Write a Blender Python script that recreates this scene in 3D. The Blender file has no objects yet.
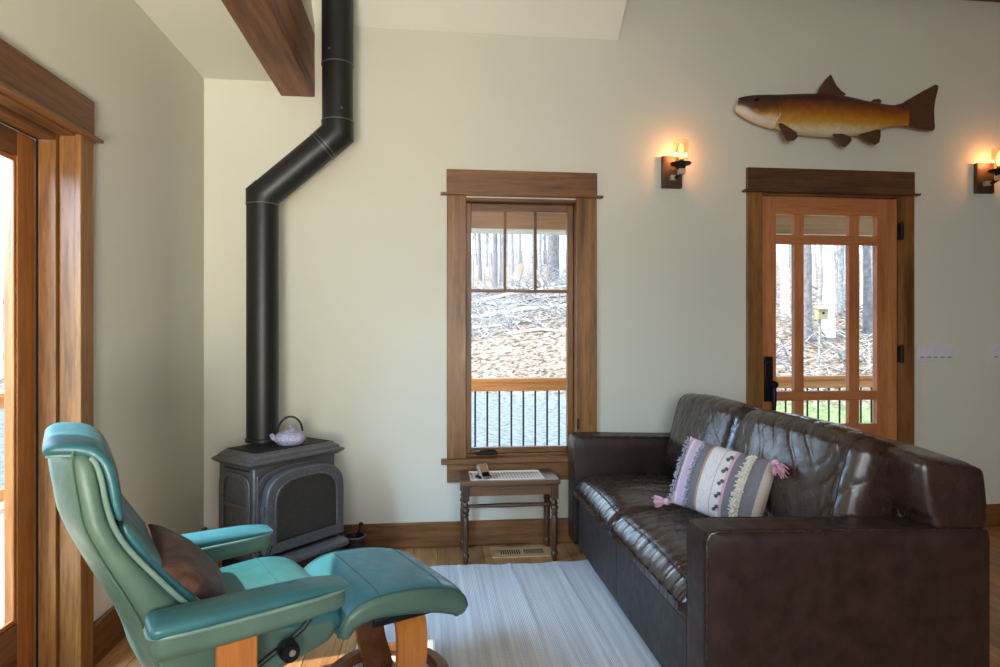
import bpy, math, random
from mathutils import Vector, Matrix, noise

random.seed(7)
S = bpy.context.scene
COL = S.collection
PI = math.pi
R = math.radians

# ------------------------------------------------------------------ camera
cam_d = bpy.data.cameras.new('camera')
cam = bpy.data.objects.new('camera', cam_d)
COL.objects.link(cam)
cam.location = (0, 0, 1.22)
cam.rotation_euler = (R(90), 0, -math.atan(70 / 640))
cam_d.sensor_width = 36
cam_d.lens = 36 * 640 / 1000
cam_d.shift_y = -0.0015
cam_d.clip_start = 0.05
S.camera = cam

# ------------------------------------------------------------------ light
W = bpy.data.worlds.new('sky')
S.world = W
W.use_nodes = True
bg = W.node_tree.nodes['Background']
bg.inputs[0].default_value = (0.58, 0.77, 1.0, 1)
bg.inputs[1].default_value = 4.5

SUN_FROM = Vector((-1, -0.2, 1.28))
sl = bpy.data.lights.new('sun', 'SUN')
sl.energy = 8.0
sl.angle = R(0.6)
sl.color = (1.0, 0.92, 0.80)
so = bpy.data.objects.new('sun', sl)
COL.objects.link(so)
so.rotation_euler = (-SUN_FROM).to_track_quat('-Z', 'Y').to_euler()
so.location = SUN_FROM * 10


def area(name, loc, aim, sx, sy, power, color):
    l = bpy.data.lights.new(name, 'AREA')
    l.shape = 'RECTANGLE'
    l.size, l.size_y = sx, sy
    l.energy = power
    l.color = color
    o = bpy.data.objects.new(name, l)
    COL.objects.link(o)
    o.location = loc
    o.rotation_euler = (Vector(aim) - Vector(loc)).to_track_quat('-Z', 'Y').to_euler()
    return o


# added fill lamps at unseen rear wall openings, brightening the room
for x in (-0.45, 0.85):
    area('rear_fill', (x, -2.12, 1.7), (x, 2, 1.65), 1.0, 1.7, 29, (0.99, 0.98, 0.95))
# added warm fill lamp behind the camera, lifting left wall and low ceiling
up = area('warm_fill', (-0.35, -0.7, 0.8), (-1.15, 3.0, 2.4), 0.6, 0.6, 17, (1.0, 0.90, 0.70))
up.data.spread = R(75)
# area lamp added over the deck to boost blue skylight through the patio door
area('deck_sky_fill', (-3.1, 0.9, 2.7), (0.2, 3.2, 0.5), 2.2, 1.8, 480, (0.36, 0.63, 1.0))

S.view_settings.view_transform = 'Standard'
S.view_settings.look = 'None'
S.view_settings.gamma = 1
S.view_settings.exposure = 0.15
S.view_settings.use_curve_mapping = False
S.cycles.max_bounces = 10
S.cycles.diffuse_bounces = 5
S.cycles.transparent_max_bounces = 16
S.cycles.caustics_reflective = False
S.cycles.caustics_refractive = False
S.cycles.sample_clamp_indirect = 6


# ------------------------------------------------------------------ materials
def s2l(c):
    return tuple(((v / 255) / 12.92 if v / 255 <= 0.04045 else ((v / 255 + 0.055) / 1.055) ** 2.4) for v in c) + (1,)


class NT:
    def __init__(s, name):
        s.m = bpy.data.materials.new(name)
        s.m.use_nodes = True
        s.t = s.m.node_tree
        s.b = s.t.nodes['Principled BSDF']
        s.out = s.t.nodes['Material Output']

    def n(s, kind, **kw):
        x = s.t.nodes.new('ShaderNode' + kind)
        for k, v in kw.items():
            if k.startswith('i_'):
                x.inputs[k[2:].replace('_', ' ')].default_value = v
            else:
                setattr(x, k, v)
        return x

    def l(s, a, b):
        s.t.links.new(a, b)

    def coord(s, kind='Object', scale=(1, 1, 1), rot=(0, 0, 0)):
        c = s.n('TexCoord')
        mp = s.n('Mapping')
        mp.inputs['Scale'].default_value = scale
        mp.inputs['Rotation'].default_value = rot
        s.l(c.outputs[kind], mp.inputs[0])
        return mp.outputs[0]

    def ramp(s, fac, stops, interp='LINEAR'):
        r = s.n('ValToRGB')
        r.color_ramp.interpolation = interp
        e = r.color_ramp.elements
        while len(e) < len(stops):
            e.new(0.5)
        for el, (p, c) in zip(e, stops):
            el.position = p
            el.color = c
        s.l(fac, r.inputs[0])
        return r.outputs[0]

    def mix(s, fac, a, b, mode='MIX'):
        m = s.n('MixRGB', blend_type=mode)
        for sock, v in zip(m.inputs, (fac, a, b)):
            if hasattr(v, 'links'):
                s.l(v, sock)
            else:
                sock.default_value = v
        return m.outputs[0]

    def bump(s, h, strength=0.3, dist=0.01, normal=None):
        b = s.n('Bump')
        b.inputs['Strength'].default_value = strength
        b.inputs['Distance'].default_value = dist
        s.l(h, b.inputs['Height'])
        if normal is not None:
            s.l(normal, b.inputs['Normal'])
        return b.outputs[0]

    def set(s, color=None, rough=None, metal=None, normal=None, spec=None, **kw):
        for key, v in (('Base Color', color), ('Roughness', rough), ('Metallic', metal), ('Normal', normal),
                       ('Specular IOR Level', spec)):
            if v is None:
                continue
            if hasattr(v, 'links'):
                s.l(v, s.b.inputs[key])
            else:
                s.b.inputs[key].default_value = v
        for k, v in kw.items():
            s.b.inputs[k.replace('_', ' ')].default_value = v
        return s.m


def wood(name, light, dark, axis='Z', scale=1.0, rough=0.38, rnd=0.0, knots=True, coat=0.0):
    t = NT(name)
    st = {'X': (1.6, 22, 22), 'Y': (22, 1.6, 22), 'Z': (22, 22, 1.6)}[axis]
    st2 = {'X': (0.8, 4, 4), 'Y': (4, 0.8, 4), 'Z': (4, 4, 0.8)}[axis]
    v = t.coord('Object', tuple(k * scale for k in st))
    v2 = t.coord('Object', tuple(k * scale for k in st2))
    if rnd:
        oi = t.n('ObjectInfo')
        mul = t.n('Math', operation='MULTIPLY', i_Value=0)
        t.l(oi.outputs['Random'], mul.inputs[0])
        mul.inputs[1].default_value = 37.0
        ad = t.n('VectorMath', operation='ADD')
        t.l(v, ad.inputs[0]); t.l(mul.outputs[0], ad.inputs[1]); v = ad.outputs[0]
        ad2 = t.n('VectorMath', operation='ADD')
        t.l(v2, ad2.inputs[0]); t.l(mul.outputs[0], ad2.inputs[1]); v2 = ad2.outputs[0]
    n1 = t.n('TexNoise', i_Scale=1.0, i_Detail=6.0, i_Roughness=0.62, i_Distortion=0.5)
    t.l(v, n1.inputs['Vector'])
    n2 = t.n('TexNoise', i_Scale=1.0, i_Detail=3.0, i_Roughness=0.5, i_Distortion=1.2)
    t.l(v2, n2.inputs['Vector'])
    mx = t.n('Math', operation='ADD')
    a = t.n('Math', operation='MULTIPLY'); t.l(n1.outputs[0], a.inputs[0]); a.inputs[1].default_value = 0.55
    b = t.n('Math', operation='MULTIPLY'); t.l(n2.outputs[0], b.inputs[0]); b.inputs[1].default_value = 0.45
    t.l(a.outputs[0], mx.inputs[0]); t.l(b.outputs[0], mx.inputs[1])
    L, Dk = s2l(light), s2l(dark)
    mid = tuple((L[i] * 0.6 + Dk[i] * 0.4) for i in range(3)) + (1,)
    c = t.ramp(mx.outputs[0], [(0.36, Dk), (0.47, mid), (0.52, mid), (0.62, L)])
    fine = t.n('TexNoise', i_Scale=3.2, i_Detail=4.0, i_Roughness=0.7); t.l(v, fine.inputs['Vector'])
    c = t.mix(t.ramp(fine.outputs[0], [(0.38, (0.55,) * 3 + (1,)), (0.52, (0, 0, 0, 1))]), c, Dk)
    if rnd:
        hs = t.n('HueSaturation')
        mr = t.n('MapRange')
        t.l(oi.outputs['Random'], mr.inputs[0])
        mr.inputs['To Min'].default_value = 1 - rnd
        mr.inputs['To Max'].default_value = 1 + rnd
        t.l(mr.outputs[0], hs.inputs['Value'])
        t.l(c, hs.inputs['Color'])
        c = hs.outputs[0]
    rr = t.ramp(n1.outputs[0], [(0.3, (rough + .12,) * 3 + (1,)), (0.7, (rough - .05,) * 3 + (1,))])
    m = t.set(c, rr, normal=t.bump(n1.outputs[0], 0.12, 0.004))
    if coat:
        t.b.inputs['Coat Weight'].default_value = coat
        t.b.inputs['Coat Roughness'].default_value = 0.25
    return m


def leather(name, col, dark, rough=0.36, grain=260, mottle=3.0, crease=0.0, coat=0.0, spec=0.5):
    t = NT(name)
    v = t.coord('Object')
    n1 = t.n('TexNoise', i_Scale=mottle, i_Detail=5.0, i_Roughness=0.65)
    t.l(v, n1.inputs['Vector'])
    n2 = t.n('TexVoronoi', i_Scale=grain)
    t.l(v, n2.inputs['Vector'])
    n3 = t.n('TexNoise', i_Scale=22.0, i_Detail=4.0)
    t.l(v, n3.inputs['Vector'])
    c = t.ramp(n1.outputs[0], [(0.32, s2l(dark)), (0.68, s2l(col))])
    rr = t.ramp(n3.outputs[0], [(0.3, (rough - .07,) * 3 + (1,)), (0.7, (rough + .1,) * 3 + (1,))])
    nb = t.bump(n2.outputs['Distance'], 0.12, 0.0015)
    nb = t.bump(n3.outputs[0], 0.16 + crease, 0.006, nb)
    m = t.set(c, rr, normal=nb, spec=spec)
    return m


def plain(name, col, rough=0.5, metal=0.0, var=0.08, scale=20, bump=0.05, spec=0.5):
    t = NT(name)
    v = t.coord('Object')
    n1 = t.n('TexNoise', i_Scale=float(scale), i_Detail=4.0)
    t.l(v, n1.inputs['Vector'])
    c = s2l(col)
    lo = tuple(max(0, k * (1 - var)) for k in c[:3]) + (1,)
    hi = tuple(min(1, k * (1 + var)) for k in c[:3]) + (1,)
    return t.set(t.ramp(n1.outputs[0], [(0.3, lo), (0.7, hi)]), rough, metal, t.bump(n1.outputs[0], bump, 0.003), spec)


def paint(name, col):
    t = NT(name)
    v = t.coord('Object')
    n1 = t.n('TexNoise', i_Scale=90.0, i_Detail=5.0)
    t.l(v, n1.inputs['Vector'])
    n2 = t.n('TexNoise', i_Scale=1.1, i_Detail=2.0)
    t.l(v, n2.inputs['Vector'])
    c = s2l(col)
    lo = tuple(k * 0.95 for k in c[:3]) + (1,)
    return t.set(t.ramp(n2.outputs[0], [(0.35, lo), (0.65, c)]), 0.72, normal=t.bump(n1.outputs[0], 0.12, 0.002), spec=0.3)


def glass(name, tint=(1, 1, 1, 1), refl=0.05):
    t = NT(name)
    tr = t.n('BsdfTransparent'); tr.inputs[0].default_value = tint
    gl = t.n('BsdfGlossy'); gl.inputs['Roughness'].default_value = 0.02
    mx = t.n('MixShader'); mx.inputs[0].default_value = refl
    t.l(tr.outputs[0], mx.inputs[1]); t.l(gl.outputs[0], mx.inputs[2])
    t.l(mx.outputs[0], t.out.inputs[0])
    return t.m


def emit(name, col, strength):
    t = NT(name)
    return t.set(s2l(col), 0.4, Emission_Color=s2l(col), Emission_Strength=strength)


M = {}
M['wall'] = paint('wall_paint', (220, 218, 202))
M['ceiling'] = paint('ceiling_paint', (240, 238, 224))
M['casing'] = wood('stained_casing', (158, 108, 56), (86, 54, 25), 'Z', 1.0, 0.36)
M['casing_x'] = wood('stained_casing_x', (150, 100, 52), (80, 49, 23), 'X', 1.0, 0.36)
M['casing_y'] = wood('stained_casing_y', (134, 86, 46), (72, 42, 20), 'Y', 1.0, 0.36)
M['head_dark'] = wood('dark_head_casing', (112, 74, 46), (58, 35, 20), 'X', 1.0, 0.4)
M['door_left'] = wood('patio_door_wood', (174, 110, 52), (116, 66, 28), 'Z', 1.0, 0.36)
M['fir'] = wood('fir_door', (204, 134, 82), (166, 96, 54), 'Z', 1.0, 0.42)
M['fir_x'] = wood('fir_door_x', (204, 134, 82), (166, 96, 54), 'X', 1.0, 0.42)
M['beam'] = wood('beam_wood', (150, 94, 54), (84, 48, 26), 'Y', 0.7, 0.5)
M['floor'] = wood('floor_plank', (190, 142, 92), (128, 82, 46), 'Y', 0.8, 0.34, rnd=0.22)
M['sub'] = plain('subfloor', (60, 40, 25), 0.9)
M['black_metal'] = plain('black_metal', (32, 32, 34), 0.42, 0.6, 0.15, 30)
M['pipe'] = plain('stove_pipe_paint', (40, 40, 40), 0.42, 0.35, 0.12, 12, 0.03)
M['iron'] = plain('cast_iron', (106, 106, 109), 0.46, 0.45, 0.16, 60, 0.1)
M['iron_dark'] = plain('cast_iron_dark', (48, 47, 47), 0.5, 0.35, 0.2, 60, 0.1)
M['screen'] = plain('stove_screen', (66, 63, 56), 0.42, 0.25, 0.3, 140, 0.2)
M['brown_leather'] = leather('brown_leather', (62, 42, 37), (44, 30, 27), 0.24, 240, 4.0, 0.05, spec=0.6)
def creased(name, rot, scale, amp):
    m = leather(name, (58, 39, 34), (42, 28, 25), 0.24, 240, 4.0, 0.0, spec=0.7)
    t = NT.__new__(NT); t.m = m; t.t = m.node_tree; t.b = t.t.nodes['Principled BSDF']; t.out = t.t.nodes['Material Output']
    v = t.coord('Object', (1, 1, 1), rot)
    wv = t.n('TexWave', i_Scale=scale, i_Distortion=9.0, i_Detail=3.0, i_Detail_Scale=0.5, bands_direction='Y'); t.l(v, wv.inputs['Vector'])
    nm = t.n('TexNoise', i_Scale=5.0, i_Detail=2.0); t.l(t.coord('Object'), nm.inputs['Vector'])
    cr = t.ramp(wv.outputs['Fac'], [(0.0, (0, 0, 0, 1)), (0.22, (0.75,) * 3 + (1,)), (1.0, (1,) * 4)])
    ms = t.ramp(nm.outputs[0], [(0.36, (0, 0, 0, 1)), (0.6, (1,) * 4)])
    hgt = t.mix(ms, (1, 1, 1, 1), cr)
    old = t.b.inputs['Normal'].links[0].from_socket
    t.l(t.bump(hgt, amp, 0.012, old), t.b.inputs['Normal'])
    return m


M['seat_leather'] = creased('creased_seat_leather', (0, 0, 0.12), 4.0, 0.3)
M['back_leather'] = creased('creased_back_leather', (0.7, 0, 0.0), 3.4, 0.26)
M['brown_suede'] = leather('brown_leather_side', (58, 38, 32), (38, 25, 21), 0.40, 240, 16.0, 0.0, spec=0.4)
M['grey_leather'] = leather('charcoal_base_leather', (64, 57, 58), (48, 43, 45), 0.5, 240, 3.0, 0.0, spec=0.35)
M['teal'] = leather('teal_leather', (56, 114, 120), (42, 96, 104), 0.38, 300, 5.0)
M['teal_shell'] = leather('teal_shell_leather', (96, 122, 104), (76, 104, 94), 0.4, 300, 4.0)
M['piping'] = leather('pale_piping', (132, 156, 144), (104, 132, 122), 0.42, 300, 6.0)
M['teal_piping'] = leather('teal_piping', (56, 100, 100), (44, 84, 86), 0.42, 300, 6.0)
M['beech'] = wood('honey_bentwood', (214, 140, 66), (176, 100, 40), 'Z', 0.6, 0.32)
M['walnut'] = wood('brown_bentwood', (134, 80, 46), (80, 44, 24), 'X', 0.8, 0.32)
M['walnut_z'] = wood('brown_bentwood_z', (134, 80, 46), (80, 44, 24), 'Z', 0.8, 0.32)
M['table'] = wood('dark_turned_wood', (104, 68, 44), (54, 33, 20), 'Z', 1.4, 0.34)
M['table_x'] = wood('dark_table_wood', (122, 84, 56), (66, 42, 27), 'X', 1.4, 0.34)
M['brass'] = plain('register_tan', (206, 172, 128), 0.45, 0.3)
M['void'] = plain('void_dark', (6, 5, 5), 0.9)
M['white_plastic'] = plain('white_plastic', (222, 220, 222), 0.4, 0, 0.02)
M['slot'] = plain('slot_grey', (120, 120, 126), 0.5)
M['glass'] = glass('window_glass', (0.97, 0.99, 0.98, 1), 0.006)
M['shade_glass'] = glass('shade_glass', (1.0, 0.96, 0.9, 1), 0.09)
M['bulb'] = emit('bulb_filament', (255, 186, 84), 7)
M['bulb_glass'] = glass('bulb_glass', (1.0, 0.9, 0.7, 1), 0.06)
M['sconce_wood'] = wood('sconce_wood', (96, 62, 36), (44, 27, 16), 'Z', 1.6, 0.5)
M['pewter'] = plain('pewter', (196, 186, 156), 0.45, 0.3)
M['cedar'] = wood('cedar_rail', (222, 160, 98), (186, 116, 62), 'X', 0.6, 0.6)
M['cedar_y'] = wood('cedar_rail_y', (222, 160, 98), (186, 116, 62), 'Y', 0.6, 0.6)
M['deck'] = wood('deck_board', (190, 172, 150), (150, 130, 110), 'X', 0.6, 0.7, rnd=0.1)
M['deck_y'] = wood('deck_board_y', (190, 172, 150), (150, 130, 110), 'Y', 0.6, 0.7, rnd=0.1)
M['soffit'] = wood('soffit_wood', (196, 156, 122), (160, 120, 90), 'X', 0.4, 0.7)
M['fascia_edge'] = plain('fascia_white', (238, 236, 230), 0.6)
M['bark'] = plain('bark_grey', (150, 144, 144), 0.9, 0, 0.4, 9, 0.5)
M['bark_pale'] = plain('bark_pale', (226, 222, 218), 0.9, 0, 0.2, 7, 0.4)
M['bark_dark'] = plain('bark_dark', (116, 108, 108), 0.9, 0, 0.4, 9, 0.5)
M['foliage'] = plain('evergreen_leaf', (110, 130, 80), 0.8, 0, 0.3, 9, 0.3)


# ------------------------------------------------------------------ mesh helpers
class MB:
    def __init__(s):
        s.v, s.f = [], []

    def add(s, vs, fs):
        o = len(s.v)
        s.v += [tuple(p) for p in vs]
        s.f += [tuple(i + o for i in f) for f in fs]
        return s

    def box(s, x0, x1, y0, y1, z0, z1):
        return s.add([(x0, y0, z0), (x1, y0, z0), (x1, y1, z0), (x0, y1, z0),
                      (x0, y0, z1), (x1, y0, z1), (x1, y1, z1), (x0, y1, z1)],
                     [(0, 3, 2, 1), (4, 5, 6, 7), (0, 1, 5, 4), (1, 2, 6, 5), (2, 3, 7, 6), (3, 0, 4, 7)])

    def rings(s, rings, caps=True, closed=False):
        n = len(rings[0])
        vs = [p for r in rings for p in r]
        fs = []
        m = len(rings)
        for k in range(m if closed else m - 1):
            a, b = k * n, ((k + 1) % m) * n
            for i in range(n):
                j = (i + 1) % n
                fs.append((a + i, a + j, b + j, b + i))
        if caps and not closed:
            fs.append(tuple(range(n - 1, -1, -1)))
            fs.append(tuple(range((m - 1) * n, m * n)))
        return s.add(vs, fs)

    def tube(s, pts, r, n=10, closed=False):
        pts = [Vector(p) for p in pts]
        rs = r if isinstance(r, (list, tuple)) else [r] * len(pts)
        rings = []
        up = None
        m = len(pts)
        for i, p in enumerate(pts):
            if closed:
                t = pts[(i + 1) % m] - pts[i - 1]
            else:
                t = pts[min(i + 1, m - 1)] - pts[max(i - 1, 0)]
            t.normalize()
            if up is None:
                up = Vector((0, 0, 1)) if abs(t.z) < 0.9 else Vector((1, 0, 0))
            a = (up - t * up.dot(t))
            if a.length < 1e-5:
                a = t.orthogonal()
            a.normalize()
            up = a
            b = t.cross(a)
            rings.append([p + (a * math.cos(2 * PI * k / n) + b * math.sin(2 * PI * k / n)) * rs[i] for k in range(n)])
        return s.rings(rings, True, closed)

    def lathe(s, prof, c=(0, 0, 0), n=24, axis='z'):
        rings = []
        for r, h in prof:
            ring = []
            for k in range(n):
                a = 2 * PI * k / n
                u, w = r * math.cos(a), r * math.sin(a)
                q = {'z': (u, w, h), 'y': (w, h, u), 'x': (h, u, w)}[axis]
                ring.append((q[0] + c[0], q[1] + c[1], q[2] + c[2]))
            rings.append(ring)
        return s.rings(rings)

    def prism(s, poly, a0, a1, axis='y'):
        def pt(u, w, a):
            return {'y': (u, a, w), 'x': (a, u, w), 'z': (u, w, a)}[axis]
        return s.rings([[pt(u, w, a0) for u, w in poly], [pt(u, w, a1) for u, w in poly]])

    def grid(s, fn, nu, nv):
        vs = [fn(i / nu, j / nv) for j in range(nv + 1) for i in range(nu + 1)]
        fs = []
        for j in range(nv):
            for i in range(nu):
                a = j * (nu + 1) + i
                fs.append((a, a + 1, a + nu + 2, a + nu + 1))
        return s.add(vs, fs)

    def build(s, name, mat, parent=None, smooth=True, bevel=0.0, seg=2, world=True, sub=0, angle=40):
        off = Vector((0, 0, 0))
        if world:
            p = parent
            while p is not None:
                off += p.location
                p = p.parent
        me = bpy.data.meshes.new(name)
        me.from_pydata([(a - off.x, b - off.y, c - off.z) for a, b, c in s.v], [], s.f)
        fix_normals(me)
        me.materials.append(M[mat] if isinstance(mat, str) else mat)
        o = bpy.data.objects.new(name, me)
        COL.objects.link(o)
        o.parent = parent
        if bevel:
            b = o.modifiers.new('bevel', 'BEVEL')
            b.width = bevel
            b.segments = seg
            b.limit_method = 'ANGLE'
            b.angle_limit = R(35)
        if sub:
            u = o.modifiers.new('subd', 'SUBSURF')
            u.levels = u.render_levels = sub
        if smooth:
            me.shade_smooth()
            if not sub:
                me.set_sharp_from_angle(angle=R(angle))
        return o


import bmesh


def fix_normals(me):
    bm = bmesh.new()
    bm.from_mesh(me)
    bmesh.ops.recalc_face_normals(bm, faces=bm.faces)
    bm.to_mesh(me)
    bm.free()


def tag(o, label=None, cat=None, group=None, kind=None):
    if label:
        o['label'] = label
    if cat:
        o['category'] = cat
    if group:
        o['group'] = group
    if kind:
        o['kind'] = kind
    return o


def thing(name, label, cat, loc=(0, 0, 0), rotz=0.0, group=None, kind=None):
    o = bpy.data.objects.new(name, None)
    COL.objects.link(o)
    o.empty_display_size = 0.1
    o.location = loc
    o.rotation_euler = (0, 0, rotz)
    return tag(o, label, cat, group, kind)


def struct(name, loc=(0, 0, 0)):
    o = bpy.data.objects.new(name, None)
    COL.objects.link(o)
    o.location = loc
    o['kind'] = 'structure'
    return o


def copy_tree(o, parent=None):
    c = o.copy()
    COL.objects.link(c)
    c.parent = parent
    for ch in list(o.children):
        copy_tree(ch, c)
    return c


def bx(name, mat, parent, x0, x1, y0, y1, z0, z1, bevel=0.003, **kw):
    return MB().box(x0, x1, y0, y1, z0, z1).build(name, mat, parent, bevel=bevel, **kw)


def slab(axis, a0, a1, us, zs, holes):
    """one connected slab normal to axis with rectangular holes (u0,u1,z0,z1)"""
    U = sorted(set(list(us) + [h[0] for h in holes] + [h[1] for h in holes]))
    Z = sorted(set(list(zs) + [h[2] for h in holes] + [h[3] for h in holes]))

    def solid(i, j):
        if i < 0 or j < 0 or i >= len(U) - 1 or j >= len(Z) - 1:
            return False
        u, z = (U[i] + U[i + 1]) / 2, (Z[j] + Z[j + 1]) / 2
        return not any(h[0] < u < h[1] and h[2] < z < h[3] for h in holes)
    mb = MB()
    idx = {}

    def vid(i, j, k):
        if (i, j, k) not in idx:
            a = (a0, a1)[k]
            p = {'y': (U[i], a, Z[j]), 'x': (a, U[i], Z[j]), 'z': (U[i], Z[j], a)}[axis]
            idx[(i, j, k)] = len(mb.v)
            mb.v.append(p)
        return idx[(i, j, k)]
    for i in range(len(U) - 1):
        for j in range(len(Z) - 1):
            if not solid(i, j):
                continue
            for k in (0, 1):
                mb.f.append((vid(i, j, k), vid(i + 1, j, k), vid(i + 1, j + 1, k), vid(i, j + 1, k)))
            for di, dj, e0, e1 in ((-1, 0, (i, j), (i, j + 1)), (1, 0, (i + 1, j), (i + 1, j + 1)),
                                   (0, -1, (i, j), (i + 1, j)), (0, 1, (i, j + 1), (i + 1, j + 1))):
                if not solid(i + di, j + dj):
                    mb.f.append((vid(*e0, 0), vid(*e1, 0), vid(*e1, 1), vid(*e0, 1)))
    return mb


def cushion_mesh(sx, sy, sz, r, puff=0.0, n=14, fn=None, pinch=0.0):
    """rounded, puffed box centred on the origin"""
    mb = MB()
    hx, hy, hz = sx / 2, sy / 2, sz / 2
    key = {}

    def put(p):
        q = Vector(p)
        # non-linear spread so edges get more vertices
        q = Vector([math.copysign(abs(c) ** 0.8, c) for c in q])
        b = Vector((q.x * hx, q.y * hy, q.z * hz))
        core = Vector((max(-hx + r, min(hx - r, b.x)), max(-hy + r, min(hy - r, b.y)), max(-hz + r, min(hz - r, b.z))))
        d = b - core
        if d.length > 1e-6:
            b = core + d.normalized() * r
        u, v, w = b.x / hx, b.y / hy, b.z / hz
        e = max(0, 1 - u * u) * max(0, 1 - v * v)
        b.z += math.copysign(puff * e, b.z) if abs(w) > 0.05 else 0
        b.x *= 1 - pinch * v * v
        b.y *= 1 - pinch * u * u
        if fn:
            b = fn(b, u, v, w)
        return b
    for ax in range(3):
        for sgn in (-1, 1):
            ids = {}
            for i in range(n + 1):
                for j in range(n + 1):
                    a, b = -1 + 2 * i / n, -1 + 2 * j / n
                    p = [0, 0, 0]
                    p[ax] = sgn
                    p[(ax + 1) % 3] = a
                    p[(ax + 2) % 3] = b
                    k = tuple(round(c, 5) for c in p)
                    if k not in key:
                        key[k] = len(mb.v)
                        mb.v.append(tuple(put(p)))
                    ids[(i, j)] = key[k]
            for i in range(n):
                for j in range(n):
                    q = (ids[(i, j)], ids[(i + 1, j)], ids[(i + 1, j + 1)], ids[(i, j + 1)])
                    mb.f.append(q if sgn > 0 else q[::-1])
    return mb


def xf(mb, mat):
    mb.v = [tuple(mat @ Vector(p)) for p in mb.v]
    return mb


def spow(v, e):
    return math.copysign(abs(v) ** e, v)


def interp(pts, t):
    """piecewise smooth (Catmull-Rom) through tuples, t in 0..1"""
    n = len(pts) - 1
    f = min(max(t, 0), 1) * n
    i = min(int(f), n - 1)
    u = f - i
    p0, p1, p2, p3 = pts[max(i - 1, 0)], pts[i], pts[i + 1], pts[min(i + 2, n)]
    out = []
    for a, b, c, d in zip(p0, p1, p2, p3):
        out.append(0.5 * ((2 * b) + (-a + c) * u + (2 * a - 5 * b + 4 * c - d) * u * u + (-a + 3 * b - 3 * c + d) * u ** 3))
    return tuple(out)


def pad(path, n=28, m=24, ex=0.35, ez=0.6):
    """pad swept along (x, z, half_thickness, half_width) with a rounded section, lateral axis y"""
    mb = MB()
    rings = []
    P = [interp(path, i / n) for i in range(n + 1)]
    for i, (x, z, th, w) in enumerate(P):
        a, b = P[max(i - 1, 0)], P[min(i + 1, n)]
        tx, tz = b[0] - a[0], b[1] - a[1]
        l = math.hypot(tx, tz) or 1
        nx, nz = -tz / l, tx / l
        # round the ends
        e = min(i, n - i) / n
        k = 1.0 if e > 0.06 else math.sqrt(max(0.02, 1 - (1 - e / 0.06) ** 2))
        ring = []
        for j in range(m):
            g = 2 * PI * j / m
            y = w * spow(math.cos(g), ex)
            o = th * k * spow(math.sin(g), ez)
            ring.append((x + nx * o, y * (0.94 + 0.06 * k), z + nz * o))
        rings.append(ring)
    return mb.rings(rings)


D = 3.66      # back wall plane
LX = -1.23    # left wall plane
RX = 5.6
RY = -2.2
TOP = 4.2

# ------------------------------------------------------------------ room shell
o = slab('y', D, D + 0.16, (LX - 0.16, RX + 0.16), (-0.12, TOP), [(0.19, 0.86, 0.47, 1.99), (1.965, 2.895, -0.0, 2.06)]) \
    .build('wall_back', 'wall', smooth=False); tag(o, kind='structure')
o = slab('x', LX - 0.20, LX, (RY, D), (-0.12, TOP), [(1.481, 2.40, -0.0, 1.925)]).build('wall_left', 'wall', smooth=False)
tag(o, kind='structure')
o = slab('y', RY - 0.16, RY, (LX - 0.16, RX + 0.16), (-0.12, TOP),
         [(x - 0.5, x + 0.5, 0.85, 2.55) for x in (-0.45, 0.85)]).build('wall_rear', 'wall', smooth=False)
tag(o, kind='structure')
o = slab('x', RX, RX + 0.16, (RY, D), (-0.12, TOP), []).build('wall_right', 'casing_y', smooth=False)  # dark wood given to this unseen wall to lessen bounced light
tag(o, kind='structure')

# low flat ceiling over the stove corner
o = MB().box(LX, -0.72, RY, D, 2.608, 2.75).build('ceiling', 'ceiling', smooth=False)
tag(o, kind='structure')
# sloped ceiling that rises from the back wall towards the room, with its cheek
rise = 0.85
yt = D - (TOP - 2.934) / rise
o = MB().prism([(D, 2.934), (yt, TOP), (yt, TOP + .12), (D, 3.10)], -0.64, 1.097, 'x').build('ceiling', 'ceiling', smooth=False)
tag(o, kind='structure')
o = MB().box(LX - 0.16, RX + 0.16, RY - 0.16, D + 0.16, TOP, TOP + 0.15).build('ceiling', 'ceiling', smooth=False)
tag(o, kind='structure')
o = MB().box(-0.80, -0.64, RY, D, 2.882, TOP).build('wall_knee', 'wall', smooth=False)
tag(o, kind='structure')
# floor: subfloor and planks
fl = MB().box(LX - 0.16, RX + 0.16, RY - 0.16, D + 0.16, -0.13, -0.016).build('floor', 'sub', smooth=False)
tag(fl, kind='structure')
pw = 0.127
x = LX
k = 0
rp = random.Random(3)
while x < RX - 0.01:
    x1 = min(x + pw, RX)
    y = RY
    first = True
    while y < D - 0.01:
        ln = rp.uniform(0.5, 1.6) if first else rp.uniform(1.5, 2.6)
        first = False
        y1 = min(y + ln, D)
        if D - y1 < 0.35:
            y1 = D
        g, c = 0.0006, 0.0016
        MB().rings([[(x + g, y + g, -0.016), (x1 - g, y + g, -0.016), (x1 - g, y1 - g, -0.016), (x + g, y1 - g, -0.016)],
                    [(x + g, y + g, -c), (x1 - g, y + g, -c), (x1 - g, y1 - g, -c), (x + g, y1 - g, -c)],
                    [(x + g + c, y + g + c, 0), (x1 - g - c, y + g + c, 0), (x1 - g - c, y1 - g - c, 0), (x + g + c, y1 - g - c, 0)]]) \
            .build('plank', 'floor', fl, smooth=False)
        y = y1
    x = x1

# baseboards
def baseboard(name, mat, pts):
    o = MB().box(*pts).build(name, mat, bevel=0.006)
    return tag(o, kind='structure')


baseboard('baseboard_back', 'casing_x', (LX + 0.02, 1.885, D - 0.018, D, 0, 0.142))
baseboard('baseboard_back_right', 'casing_x', (2.968, RX, D - 0.018, D, 0, 0.142))
baseboard('baseboard_left', 'casing_y', (LX, LX + 0.018, 2.461, D, 0, 0.155))

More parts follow.
